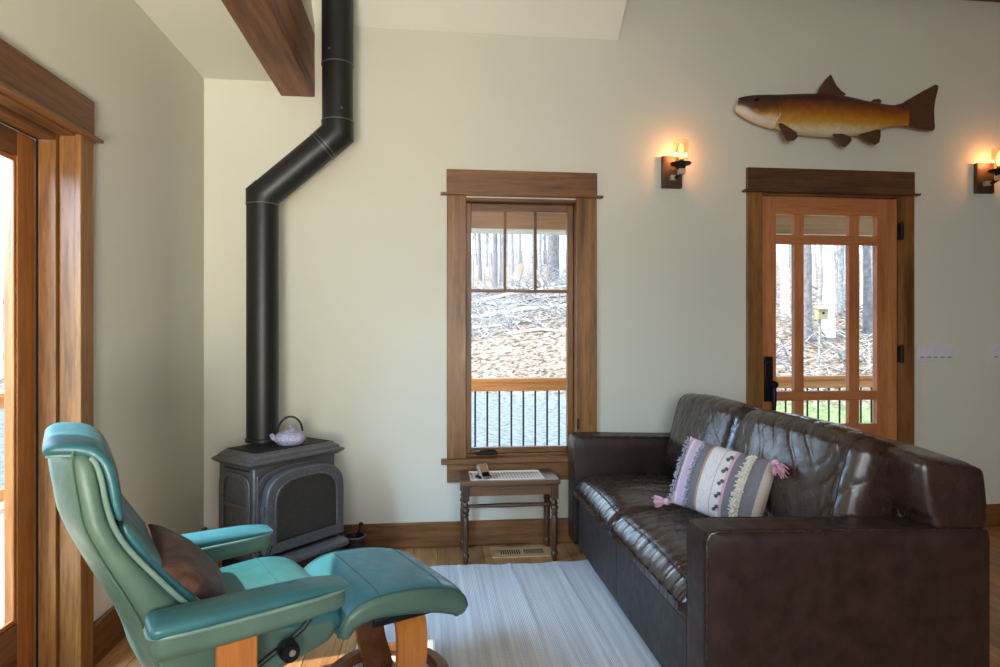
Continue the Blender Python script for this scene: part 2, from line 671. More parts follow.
# ceiling beams
bm_ = MB().box(-0.821, -0.638, RY, D - 0.002, 2.527, 2.882).build('ceiling_beam', 'beam', bevel=0.006)
tag(bm_, 'heavy brown stained ceiling beam running to the back wall beside the black stove pipe', 'beam')
bm2 = MB().box(1.2, RX, D - 0.16, D - 0.002, 3.29, 3.55).build('ceiling_beam', 'beam', bevel=0.006)
tag(bm2, 'dark beam high along the back wall above the wooden fish, only its lower edge showing', 'beam')

# ------------------------------------------------------------------ back window
w1 = struct('window_1', (0.53, D, 0.365))
bx('casing', 'casing', w1, 0.096, 0.205, D - 0.022, D, 0.50, 1.998)
bx('casing', 'casing', w1, 0.845, 0.965, D - 0.022, D, 0.50, 1.998)
bx('head_casing', 'casing_x', w1, 0.094, 0.967, D - 0.024, D, 2.010, 2.144)
bx('head_shelf', 'casing_x', w1, 0.060, 1.000, D - 0.042, D, 1.997, 2.010)
bx('stool', 'casing_x', w1, 0.062, 1.000, D - 0.045, D + 0.05, 0.470, 0.500, 0.006)
bx('apron', 'casing_x', w1, 0.096, 0.965, D - 0.020, D, 0.365, 0.470)
bx('jamb', 'casing', w1, 0.1901, 0.205, D - 0.002, D + 0.155, 0.50, 1.98)
bx('jamb', 'casing', w1, 0.845, 0.8599, D - 0.002, D + 0.155, 0.50, 1.98)
bx('head_jamb', 'casing_x', w1, 0.205, 0.845, D - 0.002, D + 0.155, 1.972, 1.9899)
bx('sill', 'casing_x', w1, 0.205, 0.845, D + 0.05, D + 0.155, 0.4701, 0.512)
sash = struct('sash', (0, 0, 0)); del sash['kind']; sash.parent = w1
bx('stile', 'casing', sash, 0.207, 0.240, D + 0.06, D + 0.10, 0.513, 1.970)
bx('stile', 'casing', sash, 0.808, 0.843, D + 0.06, D + 0.10, 0.513, 1.970)
bx('top_rail', 'casing_x', sash, 0.240, 0.808, D + 0.06, D + 0.10, 1.926, 1.970)
bx('bottom_rail', 'casing_x', sash, 0.240, 0.808, D + 0.06, D + 0.10, 0.513, 0.545)
bx('muntin', 'casing_x', sash, 0.240, 0.808, D + 0.065, D + 0.095, 1.452, 1.470)
bx('muntin', 'casing', sash, 0.430, 0.446, D + 0.066, D + 0.094, 1.470, 1.926)
bx('muntin', 'casing', sash, 0.610, 0.626, D + 0.066, D + 0.094, 1.470, 1.926)
for x0, x1, z0, z1 in ((0.240, 0.430, 1.47, 1.926), (0.446, 0.610, 1.47, 1.926), (0.626, 0.808, 1.47, 1.926), (0.240, 0.808, 0.545, 1.452)):
    MB().box(x0, x1, D + 0.078, D + 0.084, z0, z1).build('pane', 'glass', sash, smooth=False)
# crank operator on the sill
ck = MB().box(0.262, 0.386, D - 0.005, D + 0.03, 0.514, 0.536)
ck = ck.build('crank_handle', 'black_metal', w1, bevel=0.006)
ck['label'] = 'black folding window crank'
MB().tube([(0.285, D - 0.008, 0.535), (0.33, D - 0.016, 0.545), (0.375, D - 0.012, 0.54)], 0.006, 8).build('crank_arm', 'black_metal', ck)
bx('sash_lock', 'black_metal', w1, 0.845, 0.856, D - 0.034, D - 0.022, 0.66, 0.72)

# ------------------------------------------------------------------ back door
d1 = struct('door_1', (2.43, D, 0))
bx('casing', 'casing', d1, 1.886, 1.980, D - 0.022, D, 0, 2.058)
bx('casing', 'casing', d1, 2.880, 2.965, D - 0.022, D, 0, 2.058)
bx('head_casing', 'head_dark', d1, 1.884, 2.967, D - 0.024, D, 2.070, 2.205)
bx('head_shelf', 'head_dark', d1, 1.858, 2.994, D - 0.042, D, 2.057, 2.070)
bx('jamb', 'casing', d1, 1.9651, 1.982, D - 0.002, D + 0.155, 0, 2.045)
bx('jamb', 'casing', d1, 2.878, 2.8949, D - 0.002, D + 0.155, 0, 2.045)
bx('head_jamb', 'casing_x', d1, 1.982, 2.878, D - 0.002, D + 0.155, 2.046, 2.0599)
leaf = struct('door_leaf', (0, 0, 0)); del leaf['kind']; leaf.parent = d1
y0, y1 = D + 0.012, D + 0.055
bx('stile', 'fir', leaf, 1.985, 2.085, y0, y1, 0.01, 2.042)
bx('stile', 'fir', leaf, 2.742, 2.875, y0, y1, 0.01, 2.042)
bx('top_rail', 'fir_x', leaf, 2.085, 2.742, y0, y1, 1.935, 2.042)
bx('bottom_rail', 'fir_x', leaf, 2.085, 2.742, y0, y1, 0.01, 0.655)
cols = ((2.085, 2.205), (2.265, 2.560), (2.628, 2.742))
rows = ((0.655, 0.802), (0.858, 1.756), (1.812, 1.935))
for za, zb in ((0.802, 0.858), (1.756, 1.812)):
    bx('muntin', 'fir_x', leaf, 2.085, 2.742, y0 + 0.003, y1 - 0.003, za, zb)
for za, zb in rows:
    for xa, xb in ((2.205, 2.265), (2.560, 2.628)):
        bx('muntin', 'fir', leaf, xa, xb, y0 + 0.003, y1 - 0.003, za, zb)
for za, zb in rows:
    for xa, xb in cols:
        MB().box(xa, xb, y0 + 0.019, y0 + 0.025, za, zb).build('pane', 'glass', leaf, smooth=False)
hp = bx('handle_plate', 'black_metal', d1, 2.004, 2.058, D - 0.002, D + 0.012, 0.800, 1.072, 0.004)
MB().lathe([(0.0, -0.05), (0.020, -0.048), (0.024, -0.036), (0.018, -0.026), (0.011, -0.018), (0.011, 0.0)], (2.046, D, 0.905), 16, 'y') \
    .build('knob', 'black_metal', hp)
MB().tube([(2.046, D - 0.03, 0.90), (2.044, D - 0.04, 0.86), (2.042, D - 0.042, 0.80), (2.042, D - 0.042, 0.74)],
          [0.012, 0.014, 0.013, 0.010], 10).build('lever', 'black_metal', hp)
MB().lathe([(0.0, -0.014), (0.012, -0.012), (0.014, 0.0)], (2.034, D, 1.03), 14, 'y').build('deadbolt', 'black_metal', hp)
for zc in (0.30, 1.085, 1.84):
    h_ = bx('hinge', 'black_metal', d1, 2.873, 2.894, D - 0.026, D + 0.012, zc - 0.052, zc + 0.052, 0.003)
    MB().tube([(2.876, D - 0.028, zc - 0.058), (2.876, D - 0.028, zc + 0.058)], 0.007, 10).build('pin', 'black_metal', h_)
bx('threshold', 'casing_x', d1, 1.982, 2.878, D, D + 0.155, 0.0, 0.009, 0.002)

# ------------------------------------------------------------------ patio door on the left wall
d2 = struct('door_2', (LX, 1.8, 0))
XO = LX - 0.195
bx('casing', 'casing', d2, LX, LX + 0.022, 2.374, 2.460, 0, 1.910)
bx('casing', 'casing', d2, LX, LX + 0.022, 1.421, 1.507, 0, 1.910)
bx('head_casing', 'casing_y', d2, LX, LX + 0.024, 1.418, 2.463, 1.922, 2.052)
bx('head_shelf', 'casing_y', d2, LX, LX + 0.042, 1.389, 2.492, 1.910, 1.922)
for sg_, ye in ((1, 2.379), (-1, 1.502)):
    ya_, yb_ = sorted((ye, ye + sg_ * 0.0209))
    bx('jamb', 'casing', d2, LX - 0.052, LX + 0.003, ya_, yb_, 0, 1.9249, 0.002)
    ya_, yb_ = sorted((ye - sg_ * 0.015, ye + sg_ * 0.0209))
    bx('jamb_stop', 'casing', d2, LX - 0.112, LX - 0.055, ya_, yb_, 0, 1.9249, 0.002)
    ya_, yb_ = sorted((ye - sg_ * 0.002, ye + sg_ * 0.0209))
    bx('jamb', 'casing', d2, XO, LX - 0.115, ya_, yb_, 0, 1.9249, 0.002)
bx('head_jamb', 'casing_y', d2, LX - 0.052, LX + 0.003, 1.502, 2.379, 1.903, 1.9249, 0.002)
bx('head_stop', 'casing_y', d2, LX - 0.112, LX - 0.055, 1.517, 2.364, 1.884, 1.9249, 0.002)
bx('head_jamb', 'casing_y', d2, XO, LX - 0.115, 1.504, 2.377, 1.900, 1.9249, 0.002)
bx('threshold', 'casing_y', d2, XO, LX, 1.506, 2.375, 0.0, 0.012, 0.002)
lf = struct('door_leaf', (0, 0, 0)); del lf['kind']; lf.parent = d2
xa, xb = LX - 0.165, LX - 0.122
ya, yb, za, zb = 1.514, 2.364, 0.015, 1.882
sw, gt, gb = 0.092, 1.800, 0.258
bx('stile', 'door_left', lf, xa, xb, ya, ya + sw, za, zb)
bx('stile', 'door_left', lf, xa, xb, yb - sw, yb, za, zb)
bx('top_rail', 'casing_y', lf, xa, xb, ya + sw, yb - sw, gt, zb)
bx('bottom_rail', 'casing_y', lf, xa, xb, ya + sw, yb - sw, za, gb)
for q in (ya + sw, yb - sw - 0.010):
    bx('glazing_bead', 'door_left', lf, xb - 0.016, xb - 0.005, q, q + 0.010, gb, gt, 0.003)
for q in (gb, gt - 0.016):
    bx('glazing_bead', 'door_left', lf, xb - 0.016, xb - 0.005, ya + sw + 0.010, yb - sw - 0.010, q, q + 0.016, 0.003)
MB().box(xb - 0.022, xb - 0.0165, ya + sw + 0.010, yb - sw - 0.010, gb + 0.016, gt - 0.016).build('pane', 'glass', lf, smooth=False)
bx('gap_shade_strip', 'void', d2, LX - 0.121, LX - 0.113, 2.365, 2.376, 0.015, 1.895, 0.001)  # black strips stand in for shade in the gap around the leaf
bx('gap_shade_strip', 'void', d2, LX - 0.121, LX - 0.113, 1.516, 2.364, 1.8835, 1.8995, 0.001)

# ------------------------------------------------------------------ outlet and switches
ol = thing('wall_outlet', 'small beige electrical outlet on the left wall behind the teal recliner', 'outlet', (LX, 2.77, 0.42))
bx('cover_plate', 'ceiling', ol, LX, LX + 0.006, 2.735, 2.805, 0.36, 0.475, 0.002)
for zc in (0.393, 0.443):
    bx('socket', 'slot', ol, LX + 0.006, LX + 0.008, 2.755, 2.785, zc - 0.014, zc + 0.014, 0.001)


def switch(label, x0, x1, n, z0=1.034, z1=1.146):
    t = thing('light_switch', label, 'light switch', ((x0 + x1) / 2, D, z0), group='wall light switches')
    bx('cover_plate', 'white_plastic', t, x0, x1, D - 0.006, D, z0, z1, 0.002)
    p = 0.046
    c0 = (x0 + x1) / 2 - p * (n - 1) / 2
    for i in range(n):
        c = c0 + p * i
        r = bx('rocker', 'white_plastic', t, c - 0.0165, c + 0.0165, D - 0.010, D - 0.006, z0 + 0.024, z1 - 0.022, 0.0015)
        bx('indicator', 'slot', r, c - 0.013, c + 0.013, D - 0.0115, D - 0.010, z0 + 0.026, z0 + 0.033, 0.0006)


switch('white five gang rocker switch plate right beside the fir door', 2.992, 3.242, 5)
switch('white single rocker switch plate at the right edge, away from the door', 3.490, 3.563, 1)


# ------------------------------------------------------------------ sconces
def sconce(xc, z0, label):
    t = thing('wall_sconce', label, 'sconce', (xc, D, z0), group='candle style wall sconces')
    bx('backplate', 'sconce_wood', t, xc - 0.06, xc + 0.06, D - 0.028, D, z0, z0 + 0.187, 0.003)
    zc = z0 + 0.075
    MB().tube([(xc + 0.005, D - 0.028, zc - 0.02), (xc + 0.01, D - 0.06, zc - 0.022), (xc + 0.02, D - 0.10, zc - 0.005), (xc + 0.02, D - 0.105, zc + 0.04)],
              0.011, 10).build('arm', 'black_metal', t)
    a = MB().box(xc - 0.022, xc + 0.014, D - 0.060, D - 0.028, zc - 0.035, zc - 0.006).build('bracket', 'pewter', t, bevel=0.003)
    MB().box(xc + 0.002, xc + 0.040, D - 0.128, D - 0.088, zc - 0.014, zc + 0.016).build('bracket', 'pewter', t, bevel=0.003)
    cx, cy = xc + 0.02, D - 0.105
    MB().lathe([(0.0, zc + 0.014), (0.022, zc + 0.014), (0.03, zc + 0.034), (0.056, zc + 0.042), (0.060, zc + 0.050), (0.0, zc + 0.052)],
               (cx, cy, 0), 24).build('dish', 'black_metal', t)
    MB().lathe([(0.014, zc + 0.05), (0.015, zc + 0.072), (0.0, zc + 0.073)], (cx, cy, 0), 14).build('socket', 'black_metal', t)
    # open glass cylinder with wall thickness
    MB().rings([[(cx + r * math.cos(a), cy + r * math.sin(a), z) for a in [2 * PI * k / 28 for k in range(28)]]
                for r, z in ((0.044, zc + 0.051), (0.044, zc + 0.178), (0.041, zc + 0.178), (0.041, zc + 0.053))], caps=False, closed=True) \
        .build('glass_shade', 'shade_glass', t)
    b = MB().lathe([(0.0, zc + 0.07), (0.008, zc + 0.075), (0.014, zc + 0.095), (0.015, zc + 0.115), (0.011, zc + 0.14), (0.004, zc + 0.16), (0.0, zc + 0.163)],
                   (cx, cy, 0), 16).build('bulb', 'bulb', t)
    l = bpy.data.lights.new('sconce_light', 'POINT')
    l.energy = 1.6
    l.color = (1.0, 0.42, 0.17)
    l.shadow_soft_size = 0.01
    lo = bpy.data.objects.new('sconce_light', l)
    COL.objects.link(lo)
    lo.location = (cx, cy + 0.030, zc + 0.115)
    return t


sconce(1.418, 2.068, 'lit glass cylinder sconce on a wood plate between the window and the fir door')
sconce(3.440, 2.086, 'lit glass cylinder sconce on a wood plate at the right edge of the wall')

# ------------------------------------------------------------------ wooden fish on the wall
t = NT('fish_body_paint')
v = t.coord('Object')
sep = t.n('SeparateXYZ'); t.l(v, sep.inputs[0])
nz = t.n('TexNoise', i_Scale=30.0, i_Detail=4.0); t.l(v, nz.inputs['Vector'])
mm = t.n('MapRange'); t.l(sep.outputs['Z'], mm.inputs[0])
mm.inputs['From Min'].default_value = -0.14; mm.inputs['From Max'].default_value = 0.10
ad = t.n('Math', operation='MULTIPLY_ADD'); t.l(nz.outputs[0], ad.inputs[0]); ad.inputs[1].default_value = 0.22
t.l(mm.outputs[0], ad.inputs[2])
c = t.ramp(ad.outputs[0], [(0.16, s2l((226, 206, 168))), (0.34, s2l((200, 150, 60))), (0.52, s2l((176, 112, 26))), (0.72, s2l((128, 66, 26))), (0.92, s2l((62, 28, 18)))])
sp = t.n('TexVoronoi', i_Scale=42.0); t.l(v, sp.inputs['Vector'])
spm = t.ramp(sp.outputs['Distance'], [(0.10, (1, 1, 1, 1)), (0.16, (0, 0, 0, 1))])
c = t.mix(t.ramp(spm, [(0, (0, 0, 0, 1)), (1, (0.35,) * 3 + (1,))]), c, s2l((84, 46, 20)))
M['fish_body'] = t.set(c, 0.34)
t = NT('fish_head_paint')
v = t.coord('Object')
sep = t.n('SeparateXYZ'); t.l(v, sep.inputs[0])
nz = t.n('TexNoise', i_Scale=16.0, i_Detail=4.0); t.l(v, nz.inputs['Vector'])
mm = t.n('MapRange'); t.l(sep.outputs['Z'], mm.inputs[0])
mm.inputs['From Min'].default_value = -0.11; mm.inputs['From Max'].default_value = 0.09
ad = t.n('Math', operation='MULTIPLY_ADD'); t.l(nz.outputs[0], ad.inputs[0]); ad.inputs[1].default_value = 0.3
t.l(mm.outputs[0], ad.inputs[2])
c = t.ramp(ad.outputs[0], [(0.24, s2l((228, 214, 190))), (0.40, s2l((220, 196, 150))), (0.50, s2l((176, 120, 44))), (0.66, s2l((104, 58, 30))), (0.95, s2l((58, 30, 22)))])
M['fish_head'] = t.set(c, 0.34)
M['fish_jaw'] = plain('fish_jaw_paint', (226, 212, 190), 0.4, 0, 0.06, 20)
M['fin'] = plain('fish_fin_paint', (88, 56, 38), 0.5, 0, 0.25, 60, 0.3)
M['eye'] = plain('fish_eye', (8, 8, 8), 0.15)

FX, FZ = 2.38, 2.545
fish = thing('wooden_fish', 'carved and painted wooden trout mounted on the wall above the fir door', 'wall decor', (FX, D, FZ))
# (x, top z, bottom z, half thickness)
body = [(2.07, 2.632, 2.436, .038), (2.16, 2.638, 2.410, .048), (2.26, 2.645, 2.398, .055), (2.36, 2.648, 2.392, .058), (2.46, 2.645, 2.392, .058), (2.56, 2.634, 2.402, .054),
        (2.66, 2.616, 2.420, .046), (2.76, 2.604, 2.452, .036), (2.83, 2.600, 2.475, .028), (2.88, 2.612, 2.477, .022), (2.925, 2.626, 2.470, .016)]
head = [(1.848, 2.604, 2.560, .006), (1.875, 2.613, 2.535, .016), (1.92, 2.622, 2.500, .026), (1.98, 2.628, 2.470, .033), (2.04, 2.632, 2.445, .037), (2.085, 2.632, 2.434, .039)]


def fish_loft(sec, n=30, m=24):
    rings = []
    for i in range(n + 1):
        x, zt, zb, th = interp(sec, i / n)
        zc, hz = (zt + zb) / 2, (zt - zb) / 2
        rings.append([(x, D - 0.062 + th * spow(math.cos(2 * PI * k / m), 0.9), zc + hz * spow(math.sin(2 * PI * k / m), 0.9)) for k in range(m)])
    return MB().rings(rings)


def local_build(mb, name, mat, **kw):
    mb.v = [(x - 0.04, y, z - 0.005) for x, y, z in mb.v]
    return mb.build(name, mat, fish, **kw)


local_build(fish_loft(body), 'body', 'fish_body')
local_build(fish_loft(head, 18), 'head', 'fish_head')
jaw = [(1.832, 2.560, 2.530, .010), (1.85, 2.562, 2.512, .020), (1.89, 2.553, 2.489, .027), (1.94, 2.52, 2.466, .031), (2.00, 2.50, 2.446, .034), (2.06, 2.48, 2.430, .033)]
local_build(fish_loft(jaw, 14), 'lower_jaw', 'fish_jaw')
gill = MB().tube([(2.075, D - 0.100, 2.615), (2.088, D - 0.106, 2.58), (2.09, D - 0.108, 2.54), (2.08, D - 0.105, 2.495), (2.06, D - 0.098, 2.46)], 0.005, 8)
local_build(gill, 'gill_edge', 'fish_head')
local_build(MB().lathe([(0.0, -0.006), (0.010, -0.003), (0.014, 0.004), (0.014, 0.012)], (1.945, D - 0.094, 2.590), 16, 'y'), 'eye', 'eye')


def fin(name, poly, y, th=0.012):
    poly = [(poly[i][0], poly[i][1]) for i in range(len(poly))]
    local_build(MB().prism(poly, y - th / 2, y + th / 2, 'y'), name, 'fin', bevel=0.004)


fin('tail_fin', [(2.905, 2.625), (2.96, 2.655), (3.02, 2.690), (3.085, 2.725), (3.108, 2.737), (3.126, 2.728), (3.122, 2.70), (3.106, 2.64), (3.098, 2.58), (3.100, 2.52),
                 (3.104, 2.475), (3.096, 2.455), (3.06, 2.452), (3.0, 2.462), (2.94, 2.474), (2.905, 2.470)], D - 0.062, 0.014)
fin('dorsal_fin', [(2.335, 2.638), (2.36, 2.690), (2.395, 2.738), (2.427, 2.769), (2.440, 2.745), (2.462, 2.705), (2.495, 2.672), (2.525, 2.655), (2.50, 2.630)], D - 0.062)
fin('adipose_fin', [(2.665, 2.60), (2.70, 2.628), (2.735, 2.636), (2.755, 2.625), (2.745, 2.598)], D - 0.062)
fin('pectoral_fin', [(2.075, 2.450), (2.095, 2.452), (2.14, 2.428), (2.185, 2.402), (2.196, 2.378), (2.175, 2.355), (2.142, 2.348), (2.12, 2.36), (2.095, 2.40)], D - 0.10)
fin('pelvic_fin', [(2.42, 2.408), (2.45, 2.415), (2.50, 2.404), (2.54, 2.392), (2.545, 2.37), (2.525, 2.345), (2.505, 2.328), (2.475, 2.335), (2.445, 2.365)], D - 0.085)
fin('anal_fin', [(2.60, 2.410), (2.65, 2.432), (2.71, 2.448), (2.738, 2.442), (2.738, 2.40), (2.73, 2.365), (2.705, 2.352), (2.67, 2.362), (2.63, 2.385)], D - 0.075)
local_build(MB().box(2.30, 2.34, D - 0.012, D, 2.50, 2.56), 'mount', 'fin', bevel=0.002)

# ------------------------------------------------------------------ stove
SX, SY, SR = -0.742, 3.262, R(48.5)
stove = thing('heating_stove', 'grey cast iron stove with arched glass door, set diagonally in the corner', 'stove', (SX, SY, 0), SR)
stove.scale = (1.05, 1.04, 1.018)


def sb(mb, name, mat, parent=stove, **kw):
    return mb.build(name, mat, parent, world=False, **kw)


sb(MB().box(-0.222, 0.222, -0.135, 0.135, 0.16, 0.595), 'body', 'iron', bevel=0.008)


def oct_ring(hx, hy, z, ch=0.0):
    # back corners chamfered
    return [(-hx, -hy, z), (hx, -hy, z), (hx, hy - ch, z), (hx - ch, hy, z), (-hx + ch, hy, z), (-hx, hy - ch, z)]


sb(MB().rings([oct_ring(0.232, 0.142, 0.590, 0.03), oct_ring(0.258, 0.165, 0.608, 0.03), oct_ring(0.258, 0.165, 0.616, 0.03), oct_ring(0.240, 0.150, 0.622, 0.03),
               oct_ring(0.236, 0.147, 0.634, 0.03), oct_ring(0.222, 0.134, 0.642, 0.03), oct_ring(0.216, 0.128, 0.652, 0.03)]), 'top_plate', 'iron', smooth=False, bevel=0.002)
for k in range(9):
    pass
# grille slots cut look: raised bars on the top plate
gr = MB()
for k in range(12):
    yy = -0.115 + k * 0.019
    gr.box(-0.20, 0.20, yy - 0.005, yy + 0.005, 0.652, 0.657)
g_ = sb(gr, 'top_grille', 'iron_dark', smooth=False); g_['kind'] = 'stuff'


def arch(x0, x1, z0, zs, zt, n=20):
    """outline: flat bottom, straight sides up to zs, elliptical crown to zt"""
    cx, rx = (x0 + x1) / 2, (x1 - x0) / 2
    pts = [(x0, z0), (x1, z0)]
    for i in range(n + 1):
        a = PI * i / n
        pts.append((cx + rx * spow(math.cos(a), 0.66), zs + (zt - zs) * spow(math.sin(a), 0.8)))
    return pts


def arch_frame(mb, o_, i_, ya, yb):
    n = len(o_)
    vs = [(x, ya, z) for x, z in o_] + [(x, ya, z) for x, z in i_] + [(x, yb, z) for x, z in o_] + [(x, yb, z) for x, z in i_]
    fs = []
    for k in range(n):
        j = (k + 1) % n
        fs += [(k, j, n + j, n + k), (2 * n + k, 3 * n + k, 3 * n + j, 2 * n + j), (k, 2 * n + k, 2 * n + j, j), (n + k, n + j, 3 * n + j, 3 * n + k)]
    return mb.add(vs, fs)


# front surround and door
mb = MB(); arch_frame(mb, arch(-0.212, 0.212, 0.20, 0.47, 0.585), arch(-0.190, 0.190, 0.21, 0.45, 0.566), -0.150, -0.134)
sb(mb, 'front_surround', 'iron', bevel=0.003)
mb = MB(); arch_frame(mb, arch(-0.200, 0.226, 0.205, 0.43, 0.570), arch(-0.158, 0.188, 0.246, 0.415, 0.532), -0.196, -0.150)
dr = sb(mb, 'door', 'iron', bevel=0.006, seg=3)
mb = MB(); arch_frame(mb, arch(-0.160, 0.190, 0.244, 0.415, 0.534), arch(-0.151, 0.181, 0.253, 0.41, 0.525), -0.199, -0.188)
sb(mb, 'door_bead', 'iron', dr, bevel=0.002)
sb(MB().prism(arch(-0.156, 0.186, 0.248, 0.41, 0.529), -0.184, -0.178, 'y'), 'glass_screen', 'screen', dr, smooth=False)
lt = sb(MB().box(-0.212, -0.186, -0.186, -0.164, 0.385, 0.425), 'latch', 'iron', bevel=0.003)
sb(MB().tube([(-0.199, -0.188, 0.412), (-0.199, -0.206, 0.412), (-0.218, -0.212, 0.410)], 0.006, 8), 'latch_lever', 'iron', lt)
# side panels: arched frame, recessed field, cross rail
for sgn in (-1, 1):
    mb = MB(); arch_frame(mb, arch(-0.118, 0.118, 0.19, 0.49, 0.560), arch(-0.088, 0.088, 0.215, 0.47, 0.535), 0.0, 0.012)
    mb.v = [(sgn * (0.222 + y), x, z) for x, y, z in mb.v]
    sp_ = sb(mb, 'side_panel', 'iron', bevel=0.004)
    sb(MB().box(sgn * 0.222 - (0.010 if sgn < 0 else 0), sgn * 0.222 + (0.010 if sgn > 0 else 0), -0.088, 0.088, 0.395, 0.418), 'cross_rail', 'iron', sp_, bevel=0.004)
    sb(MB().box(min(sgn * 0.2222, sgn * 0.2245), max(sgn * 0.2222, sgn * 0.2245), -0.105, 0.085, 0.571, 0.578), 'vent_slot', 'void', sp_, smooth=False)
# ash lip, plinth and feet
sb(MB().prism([(-0.246, 0.160), (-0.246, 0.176), (-0.225, 0.188), (-0.150, 0.192), (-0.135, 0.192), (-0.135, 0.152), (-0.230, 0.148)], -0.215, 0.215, 'x'), 'ash_lip', 'iron', bevel=0.004)
sb(MB().box(-0.215, 0.215, -0.185, 0.125, 0.050, 0.160), 'plinth', 'iron_dark', bevel=0.006)
for fx, fy in ((-0.19, -0.16), (0.19, -0.16), (-0.19, 0.10), (0.19, 0.10)):
    sb(MB().lathe([(0.0, 0.0), (0.022, 0.0), (0.018, 0.02), (0.026, 0.05), (0.0, 0.05)], (fx, fy, 0), 12), 'foot', 'iron_dark')
sb(MB().box(-0.225, -0.215, -0.165, -0.150, 0.46, 0.56), 'hinge', 'iron', bevel=0.003)

# flue pipe
PX, PY_, PXU = -0.842, 3.35, -0.470
pr = 0.078
pipe = thing('stove_pipe', 'black flue pipe with two elbows rising from the corner stove', 'stove pipe', (PX, PY_, 0.670))
z1, z2 = 1.905, 2.235
MB().lathe([(pr + 0.006, 0.6695), (pr + 0.006, 0.685), (pr, 0.689)], (PX, PY_, 0), 32).build('collar', 'pipe', pipe)
MB().tube([(PX, PY_, 0.671), (PX, PY_, z1 - 0.035)], pr, 32).build('lower_section', 'pipe', pipe)


def mitred(pts, r, n=32):
    """tube through points with true mitre joints, all in the xz plane"""
    rings = []
    P = [Vector(p) for p in pts]
    for i, p in enumerate(P):
        d0 = (P[i] - P[i - 1]).normalized() if i else (P[1] - P[0]).normalized()
        d1 = (P[i + 1] - P[i]).normalized() if i < len(P) - 1 else d0
        nrm = (d0 + d1).normalized()
        ring = []
        a = Vector((0, 1, 0)); b = d0.cross(a).normalized()
        for k in range(n):
            w = a * math.cos(2 * PI * k / n) * r + b * math.sin(2 * PI * k / n) * r
            s = -w.dot(nrm) / d0.dot(nrm)
            ring.append(p + w + d0 * s)
        rings.append(ring)
    return MB().rings(rings)


dv = Vector((PXU - PX, 0, z2 - z1)); dl = dv.length; dn = dv / dl
A, B_ = Vector((PX, PY_, z1)), Vector((PXU, PY_, z2))
mitred([(PX, PY_, z1 - 0.04), A, A + dn * 0.035], pr + 0.0025).build('elbow', 'pipe', pipe)
mitred([A + dn * 0.03, B_ - dn * 0.07], pr).build('offset_section', 'pipe', pipe)
mitred([B_ - dn * 0.075, B_, B_ + Vector((0, 0, 0.06))], pr + 0.0025).build('elbow', 'pipe', pipe)
MB().tube([B_ + Vector((0, 0, 0.05)), (PXU, PY_, 2.60)], pr, 32).build('upper_section', 'pipe', pipe)
MB().tube([(PXU, PY_, 2.59), (PXU, PY_, 3.115)], pr + 0.002, 32).build('upper_section', 'pipe', pipe)
for q, dd in ((A + Vector((0, 0, -0.042)), Vector((0, 0, 1))), (B_ - dn * 0.085, dn), (B_ - dn * 0.105, dn), (B_ + Vector((0, 0, 0.06)), Vector((0, 0, 1))), (Vector((PXU, PY_, 2.585)), Vector((0, 0, 1)))):
    MB().tube([q - dd * 0.0022, q + dd * 0.0022], pr + 0.0042, 32).build('seam_band', 'iron', pipe)
for q in (Vector((PXU - 0.03, PY_ - pr, 2.64)), Vector((PXU + 0.03, PY_ - pr, 2.345))):
    MB().lathe([(0.0, -0.005), (0.005, -0.003), (0.005, 0.006)], tuple(q), 8, 'y').build('screw', 'iron', pipe)

# teapot
M['teapot'] = None
t = NT('lilac_cast_iron')
v = t.coord('Object')
vo = t.n('TexVoronoi', i_Scale=85.0); t.l(v, vo.inputs['Vector'])
c = t.ramp(vo.outputs['Distance'], [(0.15, s2l((206, 202, 222))), (0.6, s2l((164, 158, 186)))])
M['teapot'] = t.set(c, 0.5, normal=t.bump(t.ramp(vo.outputs['Distance'], [(0.0, (1,) * 4), (0.6, (0, 0, 0, 1))]), 0.7, 0.006))
TX, TY, TZ = -0.682, 3.235, 0.669
pot = thing('teapot', 'small lilac hobnail teapot with black hoop handle on top of the stove', 'teapot', (TX, TY, TZ))
MB().lathe([(0.0, TZ), (0.050, TZ), (0.058, TZ + 0.004), (0.074, TZ + 0.022), (0.076, TZ + 0.030), (0.070, TZ + 0.045), (0.056, TZ + 0.058), (0.038, TZ + 0.066), (0.0, TZ + 0.068)],
           (TX, TY, 0), 32).build('pot_body', 'teapot', pot)
ld = MB().lathe([(0.036, TZ + 0.064), (0.034, TZ + 0.069), (0.012, TZ + 0.074), (0.0, TZ + 0.075)], (TX, TY, 0), 24).build('lid', 'teapot', pot)
MB().lathe([(0.005, TZ + 0.073), (0.004, TZ + 0.079), (0.008, TZ + 0.085), (0.006, TZ + 0.092), (0.0, TZ + 0.094)], (TX, TY, 0), 14).build('lid_knob', 'teapot', ld)
ux, uy = -0.94, -0.34
MB().tube([(TX + ux * 0.060, TY + uy * 0.060, TZ + 0.030), (TX + ux * 0.078, TY + uy * 0.078, TZ + 0.036), (TX + ux * 0.090, TY + uy * 0.090, TZ + 0.055)],
          [0.018, 0.013, 0.009], 12).build('spout', 'teapot', pot)
hx, hy = 0.94, 0.0
MB().tube([(TX + 0.056 * math.cos(a) * 1.02, TY + 0.01 * math.cos(a), TZ + 0.058 + 0.078 * math.sin(a)) for a in [PI * (0.02 + 0.96 * k / 18) for k in range(19)]],
          0.0052, 8).build('hoop_handle', 'black_metal', pot)

